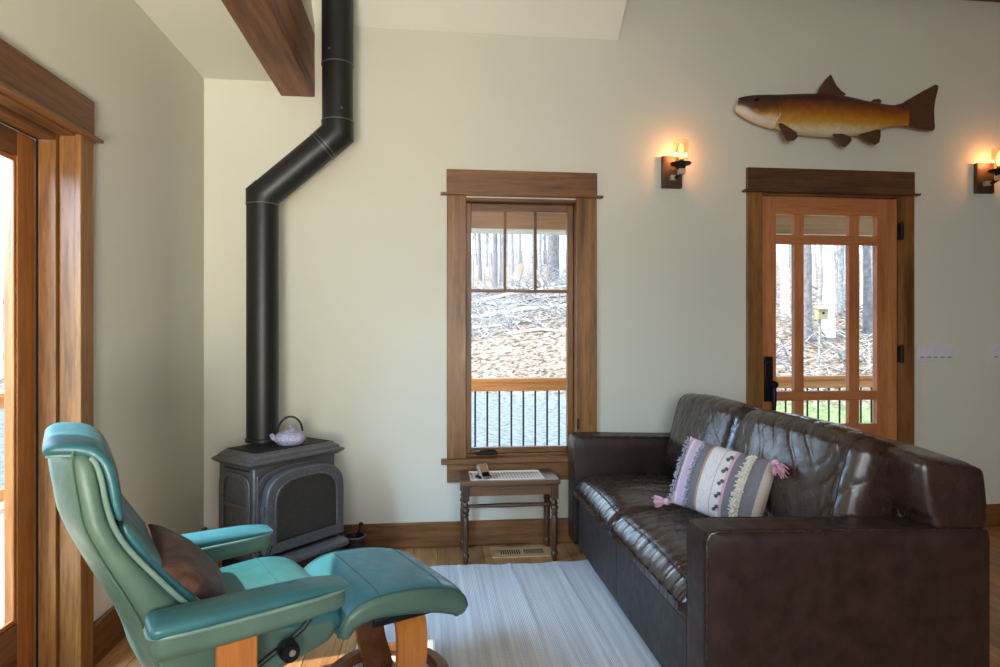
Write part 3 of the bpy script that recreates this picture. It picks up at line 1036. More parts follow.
# ash bucket with poker beside the stove
BX, BY = -0.395, 3.425
bk = thing('ash_bucket', 'small black ash bucket on the floor at the right of the stove', 'bucket', (BX, BY, 0))
MB().rings([[(BX + r * math.cos(2 * PI * k / 24), BY + r * math.sin(2 * PI * k / 24), z) for k in range(24)] for r, z in
            ((0.0005, 0.0), (0.042, 0.0), (0.055, 0.145), (0.058, 0.150), (0.058, 0.154), (0.052, 0.152), (0.040, 0.006), (0.0005, 0.006))], caps=False).build('pail', 'iron_dark', bk)
MB().tube([(BX + 0.057 * math.cos(a), BY + 0.057 * math.sin(a), 0.150) for a in [2 * PI * k / 24 for k in range(24)]], 0.004, 6, True).build('rim', 'iron', bk)
pk = thing('fire_poker', 'black poker with knob end leaning in the ash bucket', 'poker', (BX, BY, 0.008))
MB().tube([(BX - 0.025, BY, 0.012), (BX + 0.010, BY - 0.01, 0.13), (BX + 0.034, BY - 0.02, 0.205)], 0.006, 8).build('rod', 'black_metal', pk)
MB().lathe([(0.0, -0.012), (0.010, -0.008), (0.013, 0.0), (0.010, 0.010), (0.0, 0.014)], (BX + 0.036, BY - 0.021, 0.213), 12).build('knob', 'black_metal', pk)

# ------------------------------------------------------------------ side table with cane top
tb = thing('side_table', 'small dark wooden table with cane top and turned legs below the window', 'side table', (0.42, 3.49, 0))
tx0, tx1, ty0, ty1, tz = 0.158, 0.688, 3.335, 3.612, 0.438
prof = [(0.0, 0.0), (0.010, 0.0), (0.014, 0.012), (0.013, 0.022), (0.017, 0.030), (0.020, 0.042), (0.016, 0.052), (0.011, 0.058), (0.013, 0.068), (0.017, 0.16), (0.018, 0.235),
        (0.013, 0.245), (0.019, 0.256), (0.013, 0.266), (0.020, 0.277), (0.020, 0.288), (0.013, 0.298), (0.019, 0.308), (0.013, 0.318), (0.012, 0.326), (0.018, 0.334)]
for lx in (tx0 + 0.028, tx1 - 0.028):
    for ly in (ty0 + 0.028, ty1 - 0.028):
        lg = MB().lathe(prof, (lx, ly, 0), 20).build('leg', 'table', tb)
        bx('leg_block', 'table', lg, lx - 0.019, lx + 0.019, ly - 0.019, ly + 0.019, 0.334, 0.412, 0.002)
for ly in (ty0 + 0.016, ty1 - 0.040):
    bx('apron', 'table_x', tb, tx0 + 0.047, tx1 - 0.047, ly, ly + 0.022, 0.358, 0.412, 0.002)
for lx in (tx0 + 0.018, tx1 - 0.040):
    bx('apron', 'table_x', tb, lx, lx + 0.022, ty0 + 0.047, ty1 - 0.047, 0.358, 0.412, 0.002)
ym_ = (ty0 + ty1) / 2
for lx in (tx0 + 0.028, tx1 - 0.028):
    MB().tube([(lx, ty0 + 0.03, 0.274), (lx, ym_, 0.274), (lx, ty1 - 0.03, 0.274)], [0.008, 0.011, 0.008], 10).build('side_stretcher', 'table', tb)
MB().tube([(tx0 + 0.03, ym_, 0.274), (0.42, ym_, 0.274), (tx1 - 0.03, ym_, 0.274)], [0.009, 0.013, 0.009], 10).build('stretcher', 'table_x', tb)
# frame of the top (mitred ring) and woven cane panel
ins = 0.055
o_ = [(tx0, ty0), (tx1, ty0), (tx1, ty1), (tx0, ty1)]
i_ = [(tx0 + ins, ty0 + ins * .6), (tx1 - ins * 1.4, ty0 + ins * .6), (tx1 - ins * 1.4, ty1 - ins * .6), (tx0 + ins, ty1 - ins * .6)]
vs = [(x, y, 0.413) for x, y in o_] + [(x, y, 0.413) for x, y in i_] + [(x, y, tz) for x, y in o_] + [(x, y, tz) for x, y in i_]
fs = []
for k in range(4):
    j = (k + 1) % 4
    fs += [(k, j, 4 + j, 4 + k), (8 + k, 12 + k, 12 + j, 8 + j), (k, 8 + k, 8 + j, j), (4 + k, 4 + j, 12 + j, 12 + k)]
MB().add(vs, fs).build('top_frame', 'table_x', tb, bevel=0.005)
t = NT('cane_weave')
v = t.coord('Object', (1, 1, 1))
w1_ = t.n('TexWave', i_Scale=19.0, bands_direction='X'); t.l(v, w1_.inputs['Vector'])
w2_ = t.n('TexWave', i_Scale=19.0, bands_direction='Y'); t.l(v, w2_.inputs['Vector'])
mu = t.n('Math', operation='MULTIPLY'); t.l(w1_.outputs['Fac'], mu.inputs[0]); t.l(w2_.outputs['Fac'], mu.inputs[1])
M['cane'] = t.set(t.ramp(mu.outputs[0], [(0.25, s2l((230, 220, 208))), (0.6, s2l((138, 112, 94)))]), 0.5, normal=t.bump(mu.outputs[0], 0.5, -0.003))
M['cane_pale'] = plain('cane_border', (226, 216, 204), 0.45)
cp = MB().box(i_[0][0] + 0.001, i_[1][0] - 0.001, i_[0][1] + 0.001, i_[2][1] - 0.001, 0.426, 0.4335).build('cane_panel', 'cane', tb, smooth=False)
sp2 = []
ix0, ix1, iy0, iy1 = i_[0][0], i_[1][0], i_[0][1], i_[2][1]
MB().tube([(ix0 + .004, iy0 + .004, 0.4365), (ix1 - .004, iy0 + .004, 0.4365), (ix1 - .004, iy1 - .004, 0.4365), (ix0 + .004, iy1 - .004, 0.4365)], 0.005, 8, True).build('spline', 'cane_pale', cp)

ph = thing('cordless_phone', 'silver and black handset propped on the cane table', 'phone', (0.285, 3.415, tz), 0)
mt = Matrix.Translation((0.285, 3.42, tz + 0.034)) @ Matrix.Rotation(R(24), 4, 'Z') @ Matrix.Rotation(R(52), 4, 'X')
M['silver'] = plain('silver_plastic', (170, 160, 150), 0.3, 0.5)
M['lcd'] = plain('amber_screen', (170, 120, 84), 0.2)
xf(cushion_mesh(0.062, 0.088, 0.024, 0.010, 0.0, 6), mt).build('case', 'silver', ph)
q = xf(MB().box(-0.022, 0.022, -0.006, 0.036, 0.0122, 0.0136), mt).build('screen', 'lcd', ph, smooth=False)
xf(MB().box(-0.022, 0.022, -0.036, -0.010, 0.0122, 0.0140), mt).build('keypad', 'black_metal', ph, bevel=0.002)
xf(cushion_mesh(0.075, 0.055, 0.018, 0.008, 0.0, 6), Matrix.Translation((0.285, 3.418, tz + 0.0095)) @ Matrix.Rotation(R(24), 4, 'Z')).build('cradle', 'black_metal', ph)

# ------------------------------------------------------------------ floor register
vt = thing('floor_register', 'tan metal floor vent with dark slots set in the planks under the table', 'floor vent', (0.50, 3.50, 0))
vx0, vx1, vy0, vy1 = 0.335, 0.672, 3.432, 3.600
vo0, vo1 = vy0 + 0.042, vy1 - 0.042
mbv = slab('z', 0.0005, 0.005, (vx0, vx1), (vy0, vy1), [(vx0 + 0.052 + 0.0125 * k, vx0 + 0.052 + 0.0125 * k + 0.0085, vo0, vo1) for k in range(9)] +
           [(vx0 + 0.182 + 0.0125 * k, vx0 + 0.182 + 0.0125 * k + 0.0085, vo0, vo1) for k in range(9)])
mbv.build('grille', 'brass', vt, smooth=False)
MB().box(vx0 + 0.05, vx1 - 0.03, vo0 - 0.004, vo1 + 0.004, 0.0002, 0.0009).build('duct_opening', 'void', vt, smooth=False)

# ------------------------------------------------------------------ rug
t = NT('flatweave_rug')
v = t.coord('Object', (1, 0.02, 1))
v1 = t.coord('Object')
n1 = t.n('TexNoise', i_Scale=55.0, i_Detail=3.0); t.l(v, n1.inputs['Vector'])
n2 = t.n('TexNoise', i_Scale=3.0, i_Detail=3.0); t.l(v1, n2.inputs['Vector'])
w3 = t.n('TexWave', i_Scale=36.0, i_Distortion=1.5, bands_direction='Y'); t.l(v1, w3.inputs['Vector'])
w4 = t.n('TexWave', i_Scale=44.0, i_Distortion=1.0, bands_direction='X'); t.l(v1, w4.inputs['Vector'])
c = t.ramp(n1.outputs[0], [(0.3, s2l((198, 202, 210))), (0.5, s2l((220, 224, 232))), (0.7, s2l((234, 237, 242)))])
c = t.mix(t.ramp(w3.outputs['Fac'], [(0, (0.14,) * 3 + (1,)), (1, (0, 0, 0, 1))]), c, s2l((150, 142, 136)))
nb = t.bump(w3.outputs['Fac'], 0.5, 0.003)
nb = t.bump(w4.outputs['Fac'], 0.5, 0.003, nb)
M['rug'] = t.set(c, 0.9, normal=nb, spec=0.15)
rx0, rx1, ry0, ry1 = -0.29, 0.835, 0.2, 3.328


def rug_pt(u, w, top):
    x = rx0 + (rx1 - rx0) * u
    y = ry0 + (ry1 - ry0) * w
    x += 0.010 * math.sin(y * 3.1) * (1 - u) + 0.004 * math.sin(y * 17) * (1 - u)
    y += (0.010 * math.sin(x * 9) + 0.005 * math.sin(x * 31)) * w
    z = 0.0065
    rid = 0
    for xr, a in ((0.16, 0.003), (0.42, 0.005), (0.66, 0.003)):
        rid += a * math.exp(-((x - xr + 0.02 * math.sin(y * 2)) / 0.012) ** 2)
    z += rid + 0.0012 * math.sin(x * 14 + y * 3) * math.sin(y * 9)
    return (x, y, z if top else 0.0003)


NU, NV = 110, 160
mb = MB()
mb.grid(lambda u, w: rug_pt(u, w, True), NU, NV)
nT = len(mb.v)
edge = [(i, 0) for i in range(NU + 1)] + [(NU, j) for j in range(1, NV + 1)] + [(i, NV) for i in range(NU - 1, -1, -1)] + [(0, j) for j in range(NV - 1, 0, -1)]
vb = [rug_pt(i / NU, j / NV, False) for i, j in edge]
mb.v += vb
for k in range(len(edge)):
    a = edge[k][1] * (NU + 1) + edge[k][0]
    k2 = (k + 1) % len(edge)
    b = edge[k2][1] * (NU + 1) + edge[k2][0]
    mb.f.append((a, b, nT + k2, nT + k))
rug = mb.build('area_rug', 'rug')
tag(rug, 'pale grey flat woven rug on the plank floor in front of the sofa', 'rug')

# ------------------------------------------------------------------ sofa
sofa = thing('leather_sofa', 'dark brown leather two seat sofa along the right side', 'sofa', (1.24, 2.70, 0))
sx0, sx1, sy0, sy1 = 0.79, 1.697, 1.765, 3.625


def wrk(seed, amp, freq, stretch=(1, 1, 1)):
    off = Vector((seed * 3.1, seed * 1.7, seed))

    def f(p):
        q = Vector((p.x * stretch[0], p.y * stretch[1], p.z * stretch[2])) * freq + off
        n_ = noise.noise(q)
        return amp * (1 - 2.2 * abs(n_)) + amp * 0.4 * noise.noise(q * 2.3)
    return f


bx('base', 'grey_leather', sofa, sx0 + 0.022, sx1 - 0.02, sy0 + 0.12, sy1 - 0.12, 0.035, 0.30, 0.012)
bx('base_seam', 'brown_leather', sofa, sx0 + 0.0205, sx0 + 0.0235, 2.728, 2.731, 0.05, 0.29, 0.0)
for fx in (sx0 + 0.11, sx1 - 0.08):
    for fy in (sy0 + 0.08, sy1 - 0.08):
        MB().lathe([(0.0, 0.0), (0.024, 0.0), (0.028, 0.04), (0.0, 0.04)], (fx, fy, 0), 12).build('foot', 'black_metal', sofa)


def rbox(x0, x1, y0, y1, z0, z1, r, n=16, fn=None, puff=0):
    mb = cushion_mesh(x1 - x0, y1 - y0, z1 - z0, r, puff, n, fn)
    return xf(mb, Matrix.Translation(((x0 + x1) / 2, (y0 + y1) / 2, (z0 + z1) / 2)))


def arm(y0, y1, near):
    z1 = 0.645

    def f(b, u, v, w):
        # top tips slightly down to the rear
        if w > 0:
            b = b + Vector((0, 0, -0.022 * (u * 0.5 + 0.5)))
        return b
    a = rbox(sx0, sx1, y0, y1, 0.035, z1, 0.022, 14, f).build('arm', 'brown_suede', sofa)
    for yy in (y0 + 0.010, y1 - 0.010):
        MB().tube([(sx0 + 0.006, yy, 0.05), (sx0 + 0.006, yy, z1 - 0.03), (sx0 + 0.018, yy, z1 - 0.010), (sx0 + 0.05, yy, z1 - 0.005), (sx1 - 0.06, yy, z1 - 0.026)], 0.005, 8) \
            .build('piping', 'brown_leather', a)
    return a


arm(sy0, sy0 + 0.155, True)
arm(sy1 - 0.155, sy1, False)
# back frame, crowned and padded
def bf(b, u, v, w):
    k = w * 0.5 + 0.5
    f = wrk(2, 0.004, 4.0)
    b = b + Vector((0.030 * (1 - k) * (1 if u < 0 else 0), 0.020 * k * (-v), 0.022 * (1 - v * v) * k - 0.030 * k * (u + 1) * 0.5))
    if w > -0.6:
        b = b + Vector((-0.012 * math.sin(PI * k) * (1 if u < 0 else -0.3), 0, f(b) * k))
    return b


rbox(1.475, sx1 + 0.004, sy0 + 0.004, sy1 - 0.004, 0.612, 0.838, 0.034, 26, bf).build('back_frame', 'brown_leather', sofa)
bx('back_panel', 'brown_suede', sofa, 1.50, sx1 - 0.006, sy0 + 0.14, sy1 - 0.14, 0.04, 0.66, 0.01)
ym = 2.745
ya, yb = sy0 + 0.158, sy1 - 0.158


def crease(a, k=5):
    return (1 - abs(math.sin(a))) ** k


def seat(y0, y1, seed):
    f = wrk(seed, 0.0035, 3.0, (0.7, 2.6, 1))

    def fn(b, u, v, w):
        q = Vector((b.x * 5 + seed, b.y * 5, seed * 2.0))
        wob = noise.noise(q)
        d = f(b)
        m = 0.5 + 0.5 * noise.noise(Vector((b.x * 3, b.y * 9, seed + 7.0)))
        cr = -0.0030 * m * crease(b.y * 44 + 1.2 * wob + b.x * 3, 3)
        if w > 0.2:
            b = b + Vector((0, 0, d + cr - 0.014 * max(0, u)))
        if u < -0.55:
            k = (-u - 0.55) / 0.45
            b = b + Vector((-0.018 * math.sin(PI * min(1, max(0, (w + 1) / 2))), 0, -0.035 * k * k * (1 if w > 0 else 0)))
            b = b + Vector((d * 0.6 - cr * max(0, min(1, w + 0.8)), 0, 0))
        return b
    s = rbox(sx0 + 0.005, 1.44, y0 + 0.003, y1 - 0.003, 0.295, 0.435, 0.05, 60, fn, 0.03).build('seat_cushion', 'seat_leather', sofa)
    MB().tube([(sx0 + 0.034, y0 + 0.05 + (y1 - y0 - 0.1) * k / 24, 0.424 + 0.012 * math.sin(PI * k / 24)) for k in range(25)], 0.003, 6).build('piping', 'brown_suede', s)
    return s


seat(ya, ym, 4)
seat(ym, yb, 9)


def back_cushion(y0, y1, seed):
    f = wrk(seed, 0.007, 2.2, (1, 1.6, 1.2))
    L = y1 - y0
    mb = cushion_mesh(0.46, L - 0.004, 0.21, 0.075, 0.035, 84)
    out = []
    for p in mb.v:
        b = Vector(p)
        u, v, w = b.x / 0.23, b.y / (L / 2), b.z / 0.105
        wob = noise.noise(Vector((b.x * 5, b.y * 5, seed)))
        wob2 = noise.noise(Vector((b.x * 2.5, b.y * 2.5, seed + 3.3)))
        front = max(0.0, min(1.0, 0.5 + w))
        # short folds crossing the top edge
        topm = max(0.0, min(1.0, (u - 0.25) / 0.5))
        c1 = -0.0030 * crease(b.y * 40 + 2.2 * wob + b.x * 4, 4) * topm * (0.5 + 0.5 * wob2)
        # long diagonal drag lines over the face
        m = max(0.0, 0.55 + 0.9 * noise.noise(Vector((b.x * 4, b.y * 4, seed + 9.0))))
        c2 = -0.0035 * crease((b.y * 0.80 + b.x * 0.62) * 36 + 3.0 * wob + 2.0 * wob2, 4) * m * (1 - 0.7 * topm)
        b.z += (f(b) + c1 + c2) * front
        b.x += c1 * topm - 0.022 * v * v * max(0, u)
        out.append(b)
    mb.v = [tuple(p) for p in out]
    # stand upright: local x -> up, local z -> towards -X (front)
    rot = Matrix(((0, 0, -1, 0), (0, 1, 0, 0), (1, 0, 0, 0), (0, 0, 0, 1)))
    lean = Matrix.Rotation(R(14), 4, 'Y')
    Mx = Matrix.Translation((1.440, (y0 + y1) / 2, 0.660)) @ lean @ rot
    seams = []
    for yy in (-L / 2 + 0.052, L / 2 - 0.052):
        yn = min((abs(p[1] - yy), p[1]) for p in mb.v if p[2] > 0.08)[1]
        ln = sorted((p for p in mb.v if abs(p[1] - yn) < 0.006 and p[2] > 0.02), key=lambda p: p[0])
        seams.append([tuple(Mx @ Vector((p[0], p[1], p[2] + 0.0005))) for p in ln][::3])
    bc = xf(mb, Mx).build('back_cushion', 'back_leather', sofa)
    for q in seams:
        if len(q) > 4:
            MB().tube(q, 0.0028, 6).build('seam', 'brown_suede', bc)
    return bc


bc1 = back_cushion(ya, ym, 3)
bc2 = back_cushion(ym, yb, 8)

# ------------------------------------------------------------------ striped tasselled pillow on the sofa
t = NT('striped_pillow_fabric')
v = t.coord('Object')
sep = t.n('SeparateXYZ'); t.l(v, sep.inputs[0])
nz = t.n('TexNoise', i_Scale=120.0, i_Detail=3.0); t.l(v, nz.inputs['Vector'])
mm = t.n('MapRange'); t.l(sep.outputs['X'], mm.inputs[0])
mm.inputs['From Min'].default_value = -0.215; mm.inputs['From Max'].default_value = 0.215
WH, PK, GR, MU, BL = s2l((232, 226, 222)), s2l((222, 170, 186)), s2l((118, 116, 122)), s2l((196, 160, 104)), s2l((206, 190, 214))
c = t.ramp(mm.outputs[0], [(0.0, WH), (0.06, PK), (0.10, WH), (0.125, BL), (0.165, PK), (0.185, BL), (0.23, GR), (0.34, MU), (0.365, WH), (0.50, PK), (0.508, WH), (0.60, PK),
                           (0.63, GR), (0.72, s2l((226, 216, 198))), (0.79, GR), (0.90, s2l((198, 180, 160)))], 'CONSTANT')
c = t.mix(t.ramp(nz.outputs[0], [(0.35, (0.25,) * 3 + (1,)), (0.65, (0, 0, 0, 1))]), c, s2l((150, 140, 146)))
M['stripes'] = t.set(c, 0.9, normal=t.bump(nz.outputs[0], 0.5, 0.004), spec=0.1)
M['fringe_white'] = plain('fringe_white', (226, 216, 200), 0.9, 0, 0.15, 90, 0.3)
M['fringe_grey'] = plain('fringe_grey', (158, 160, 172), 0.9, 0, 0.5, 160, 0.3)
M['tassel'] = plain('tassel_yarn', (226, 176, 192), 0.9, 0, 0.25, 130, 0.3)
M['pompom'] = plain('pompom_grey', (96, 94, 100), 0.9, 0, 0.3, 130, 0.3)

pl = thing('throw_pillow', 'striped pink, grey and white pillow with tassels on the leather sofa', 'pillow', (1.185, 2.56, 0.605))
ex_ = Vector((0.50, -0.85, -0.10)).normalized()
nn = Vector((-0.80, -0.47, 0.36))
nn = (nn - ex_ * nn.dot(ex_)).normalized()
ey_ = nn.cross(ex_)
PM = Matrix((ex_, ey_, nn)).transposed().to_4x4()
pl.matrix_world = Matrix.Translation((1.165, 2.46, 0.612)) @ PM
pl.rotation_mode = 'XYZ'


def pb(mb, name, mat, parent=pl, **kw):
    return mb.build(name, mat, parent, world=False, **kw)


PW, PH, PT = 0.41, 0.30, 0.12


def pz(x, y):
    u, v_ = x / (PW / 2), y / (PH / 2)
    return (PT / 2) * (max(0, 1 - u * u) ** 0.45) * (max(0, 1 - v_ * v_) ** 0.45) + 0.004


def pillow_mesh(w, h, zf, n=28, back=True):
    mb = MB()
    def fn(sg):
        def g(u, v_):
            a, b = -1 + 2 * u, -1 + 2 * v_
            x = w / 2 * spow(math.sin(a * PI / 2), 1) * (1 - 0.06 * (b * b) * 0 - 0.05 * (1 - b * b))
            y = h / 2 * spow(math.sin(b * PI / 2), 1) * (1 - 0.07 * (1 - a * a))
            return (x, y, sg * zf(w / 2 * math.sin(a * PI / 2), h / 2 * math.sin(b * PI / 2)))
        return g
    mb.grid(fn(1), n, n)
    k = len(mb.v)
    mb.grid(fn(-1), n, n)
    nn_ = n + 1
    per = [(i, 0) for i in range(n)] + [(n, j) for j in range(n)] + [(i, n) for i in range(n, 0, -1)] + [(0, j) for j in range(n, 0, -1)]
    for q in range(len(per)):
        (i, j), (i2, j2) = per[q], per[(q + 1) % len(per)]
        mb.f.append((j * nn_ + i, j2 * nn_ + i2, k + j2 * nn_ + i2, k + j * nn_ + i))
    return mb


pc = pb(pillow_mesh(PW, PH, pz), 'cover', 'stripes', sub=1)
rf = random.Random(5)


def fringe(xc, width, mat, dens=110, ln=0.016):
    mb = MB()
    for k in range(dens):
        y = -PH / 2 + 0.008 + (PH - 0.016) * (k + rf.random()) / dens
        x = xc + rf.uniform(-width, width)
        yy = y * 0.95
        z = pz(x, y * 0.98)
        a = rf.uniform(0, 2 * PI)
        d = Vector((math.cos(a) * 0.7, math.sin(a) * 0.7, 0.6)).normalized() * ln * rf.uniform(0.6, 1.2)
        p = Vector((x, yy, z))
        mb.tube([p - Vector((0, 0, 0.004)), p + d * 0.6, p + d + Vector((0, 0, -0.004))], [0.0032, 0.0036, 0.0022], 5)
    o = pb(mb, 'fringe', mat, pc)
    o['kind'] = 'stuff'


fringe(-0.196, 0.008, 'fringe_grey', 90)
fringe(-0.110, 0.008, 'fringe_grey', 110, 0.012)
fringe(0.112, 0.013, 'fringe_white', 190, 0.018)
for k in range(5):
    for j in (-1, 1):
        y = -0.10 + 0.05 * k + j * 0.006
        x = 0.035 + 0.005 * j
        pb(MB().lathe([(0.0, -0.008), (0.006, -0.005), (0.008, 0.0), (0.006, 0.005), (0.0, 0.008)], (x, y, pz(x, y) + 0.003), 8), 'pompom', 'pompom', pc)


def tassel(p, d, L=0.085):
    p = Vector(p); d = Vector(d).normalized()
    mb = MB()
    mb.tube([p, p + d * 0.008, p + d * 0.022, p + d * 0.030], [0.006, 0.015, 0.014, 0.008], 10)
    hd_ = pb(mb, 'tassel', 'tassel')
    mb = MB()
    for k in range(46):
        a = rf.uniform(0, 2 * PI); r = rf.uniform(0, 1)
        s1 = d.orthogonal().normalized(); s2 = d.cross(s1)
        off = (s1 * math.cos(a) + s2 * math.sin(a)) * r
        mb.tube([p + d * 0.026 + off * 0.007, p + d * (L * 0.6) + off * 0.024, p + d * L * rf.uniform(0.85, 1.05) + off * 0.030], [0.0026, 0.0026, 0.002], 5)
    o = pb(mb, 'strands', 'tassel', hd_)
    o['kind'] = 'stuff'


tassel((-0.200, -0.143, 0.0), (-0.9, -0.25, 0.3), 0.07)
tassel((0.193, 0.139, 0.02), (0.75, -0.45, 0.45), 0.085)

# ------------------------------------------------------------------ recliner
HDG = R(62)                      # heading from +Y towards +X
RO = (-0.59, 1.98, 0.0)
rec = thing('recliner_chair', 'teal leather recliner with headrest and bentwood base beside the patio door', 'armchair', RO, PI / 2 - HDG)


def rb(mb, name, mat, parent=rec, **kw):
    return mb.build(name, mat, parent, world=False, **kw)


# back shell: rear profile, front profile, half width
secs = [(-0.225, 0.285, -0.075, 0.330, 0.215), (-0.262, 0.365, -0.095, 0.42, 0.235), (-0.282, 0.436, -0.125, 0.50, 0.248), (-0.325, 0.543, -0.195, 0.59, 0.256), (-0.388, 0.673, -0.270, 0.690, 0.262),
        (-0.422, 0.754, -0.305, 0.755, 0.262), (-0.434, 0.82, -0.322, 0.818, 0.258), (-0.443, 0.88, -0.330, 0.868, 0.248), (-0.444, 0.920, -0.342, 0.908, 0.235), (-0.430, 0.936, -0.362, 0.928, 0.215)]
rings = []
NS, NM = 30, 32
for i in range(NS + 1):
    a, b, c_, d_, w_ = interp(secs, i / NS)
    ring = []
    for k in range(NM):
        g = 2 * PI * k / NM
        yy = w_ * spow(math.cos(g), 0.42)
        f = 0.5 + 0.5 * spow(math.sin(g), 0.62)      # 0 rear .. 1 front
        # rear wall bows: pull the rear corners forward
        bow = 0.045 * (yy / w_) ** 2 * (1 - f)
        ring.append((a + (c_ - a) * f + bow, yy, b + (d_ - b) * f))
    rings.append(ring)
shell = rb(MB().rings(rings), 'back_shell', 'teal_shell', angle=75)
# seams and piping of the shell
for sg in (-1, 1):
    pts = []
    for i in range(4, 29):
        a, b, c_, d_, w_ = interp(secs, i / NS)
        pts.append((c_ - 0.006, sg * (w_ - 0.002), d_ + 0.002))
    rb(MB().tube(pts, 0.0065, 8), 'piping', 'piping', shell)
    pts = []
    for i in range(2, 29):
        a, b, c_, d_, w_ = interp(secs, i / NS)
        pts.append((a + 0.050, sg * (w_ - 0.003), b + 0.012))
    rb(MB().tube(pts, 0.0026, 6), 'seam', 'teal_shell', shell)
head_p = [(-0.296, 0.762, 0.010, 0.240), (-0.306, 0.80, 0.017, 0.243), (-0.315, 0.86, 0.019, 0.240), (-0.328, 0.903, 0.020, 0.233), (-0.356, 0.933, 0.020, 0.226), (-0.398, 0.944, 0.020, 0.222),
          (-0.432, 0.944, 0.018, 0.216), (-0.449, 0.934, 0.011, 0.205)]


def pad_edge(path, n, g, sg, i0, i1, ex, ez, out=0.0):
    """line lying on a pad at section angle g (degrees)"""
    pts = []
    for i in range(i0, i1 + 1):
        a, b = interp(path, max(i - 1, 0) / n), interp(path, min(i + 1, n) / n)
        x, z, th, w = interp(path, i / n)
        tx, tz_ = b[0] - a[0], b[1] - a[1]
        l_ = math.hypot(tx, tz_) or 1
        e = min(i, n - i) / n
        k = 1.0 if e > 0.06 else math.sqrt(max(0.02, 1 - (1 - e / 0.06) ** 2))
        c_, s_ = math.cos(R(g)), math.sin(R(g))
        y = w * spow(c_, ex) * (0.94 + 0.06 * k)
        o = th * k * spow(s_, ez) + math.copysign(out, s_)
        pts.append((x - tz_ / l_ * o, sg * y, z + tx / l_ * o))
    return pts


def pad_cross(path, n, i, ex, ez, out=0.001, m=24):
    pts = []
    for q in range(m + 1):
        g = 14 + 152 * q / m
        pts += [(p[0], spow(math.cos(R(g)), ex) / spow(1, 1) * interp(path, i / n)[3], p[2]) for p in pad_edge(path, n, g, 1, i, i, ex, ez, out)]
    return pts


hr = rb(pad(head_p, 36, 28, 0.3, 0.6), 'headrest', 'teal', angle=75)
for sg in (-1, 1):
    rb(MB().tube(pad_edge(head_p, 36, 35, sg, 2, 35, 0.3, 0.6), 0.0055, 8), 'piping', 'piping', hr)
lum_p = [(-0.290, 0.755, 0.008, 0.236), (-0.277, 0.72, 0.019, 0.240), (-0.233, 0.642, 0.024, 0.240), (-0.178, 0.566, 0.026, 0.236), (-0.118, 0.50, 0.024, 0.230), (-0.07, 0.455, 0.014, 0.225)]
rb(pad(lum_p, 30, 28, 0.3, 0.6), 'lumbar_cushion', 'teal', angle=75)
# seat cushion: rolled front
seat_p = [(-0.12, 0.405, 0.03, 0.225), (-0.05, 0.408, 0.045, 0.232), (0.06, 0.415, 0.050, 0.236), (0.15, 0.418, 0.050, 0.238), (0.215, 0.402, 0.046, 0.236), (0.250, 0.360, 0.032, 0.230)]
stc = rb(pad(seat_p, 30, 28, 0.3, 0.6), 'seat_cushion', 'teal', angle=75)
rb(MB().tube(pad_cross(seat_p, 30, 16, 0.3, 0.6), 0.002, 6), 'seam', 'teal_piping', stc)
# seat tub below
rb(MB().prism([(-0.20, 0.30), (-0.235, 0.42), (-0.17, 0.445), (0.05, 0.42), (0.16, 0.405), (0.235, 0.405), (0.247, 0.37), (0.225, 0.335), (0.15, 0.31), (0.02, 0.275)], -0.238, 0.238, 'y'),
   'seat_tub', 'teal_shell', bevel=0.02, seg=4)
# arms
for sg in (-1, 1):
    ya_, yb_ = (-0.385, -0.265) if sg < 0 else (0.265, 0.385)
    yc_ = (ya_ + yb_) / 2
    xo_, zo_ = (0.0, 0.0) if sg < 0 else (-0.03, -0.015)

    def fa(b, u, v_, w):
        # slim nose at the front, top line rising to it
        k = 0.5 + 0.5 * u
        nose = max(0.0, (u - 0.55) / 0.45)
        return Vector((b.x, b.y * (1.0 - 0.08 * k - 0.12 * nose * nose), b.z + 0.020 * k * k * (0.5 - 0.5 * w) - 0.010 * nose * nose * (0.5 + 0.5 * w)))
    am = cushion_mesh(0.470, 0.110, 0.086, 0.030, 0.0, 24, fa)
    a_ = rb(xf(am, Matrix.Translation((-0.012 + xo_, yc_, 0.496 + zo_))), 'arm', 'teal_shell', angle=80)
    ap = cushion_mesh(0.480, 0.120, 0.034, 0.0165, 0.010, 24, fa)
    tp = rb(xf(ap, Matrix.Translation((-0.010 + xo_, yc_, 0.530 + zo_))), 'arm_pad', 'teal', a_, angle=80)
    pts = []
    for k in range(48):
        g = 2 * PI * k / 48
        x = 0.2405 * spow(math.cos(g), 0.35)
        u_ = x / 0.24
        kk = 0.5 + 0.5 * u_
        no = max(0.0, (u_ - 0.55) / 0.45)
        y = 0.0605 * spow(math.sin(g), 0.45) * (1.0 - 0.08 * kk - 0.12 * no * no)
        pts.append((x - 0.010 + xo_, yc_ + y, 0.517 + zo_ + 0.012 * kk * kk))
    rb(MB().tube(pts, 0.0048, 8, True), 'piping', 'piping', tp)
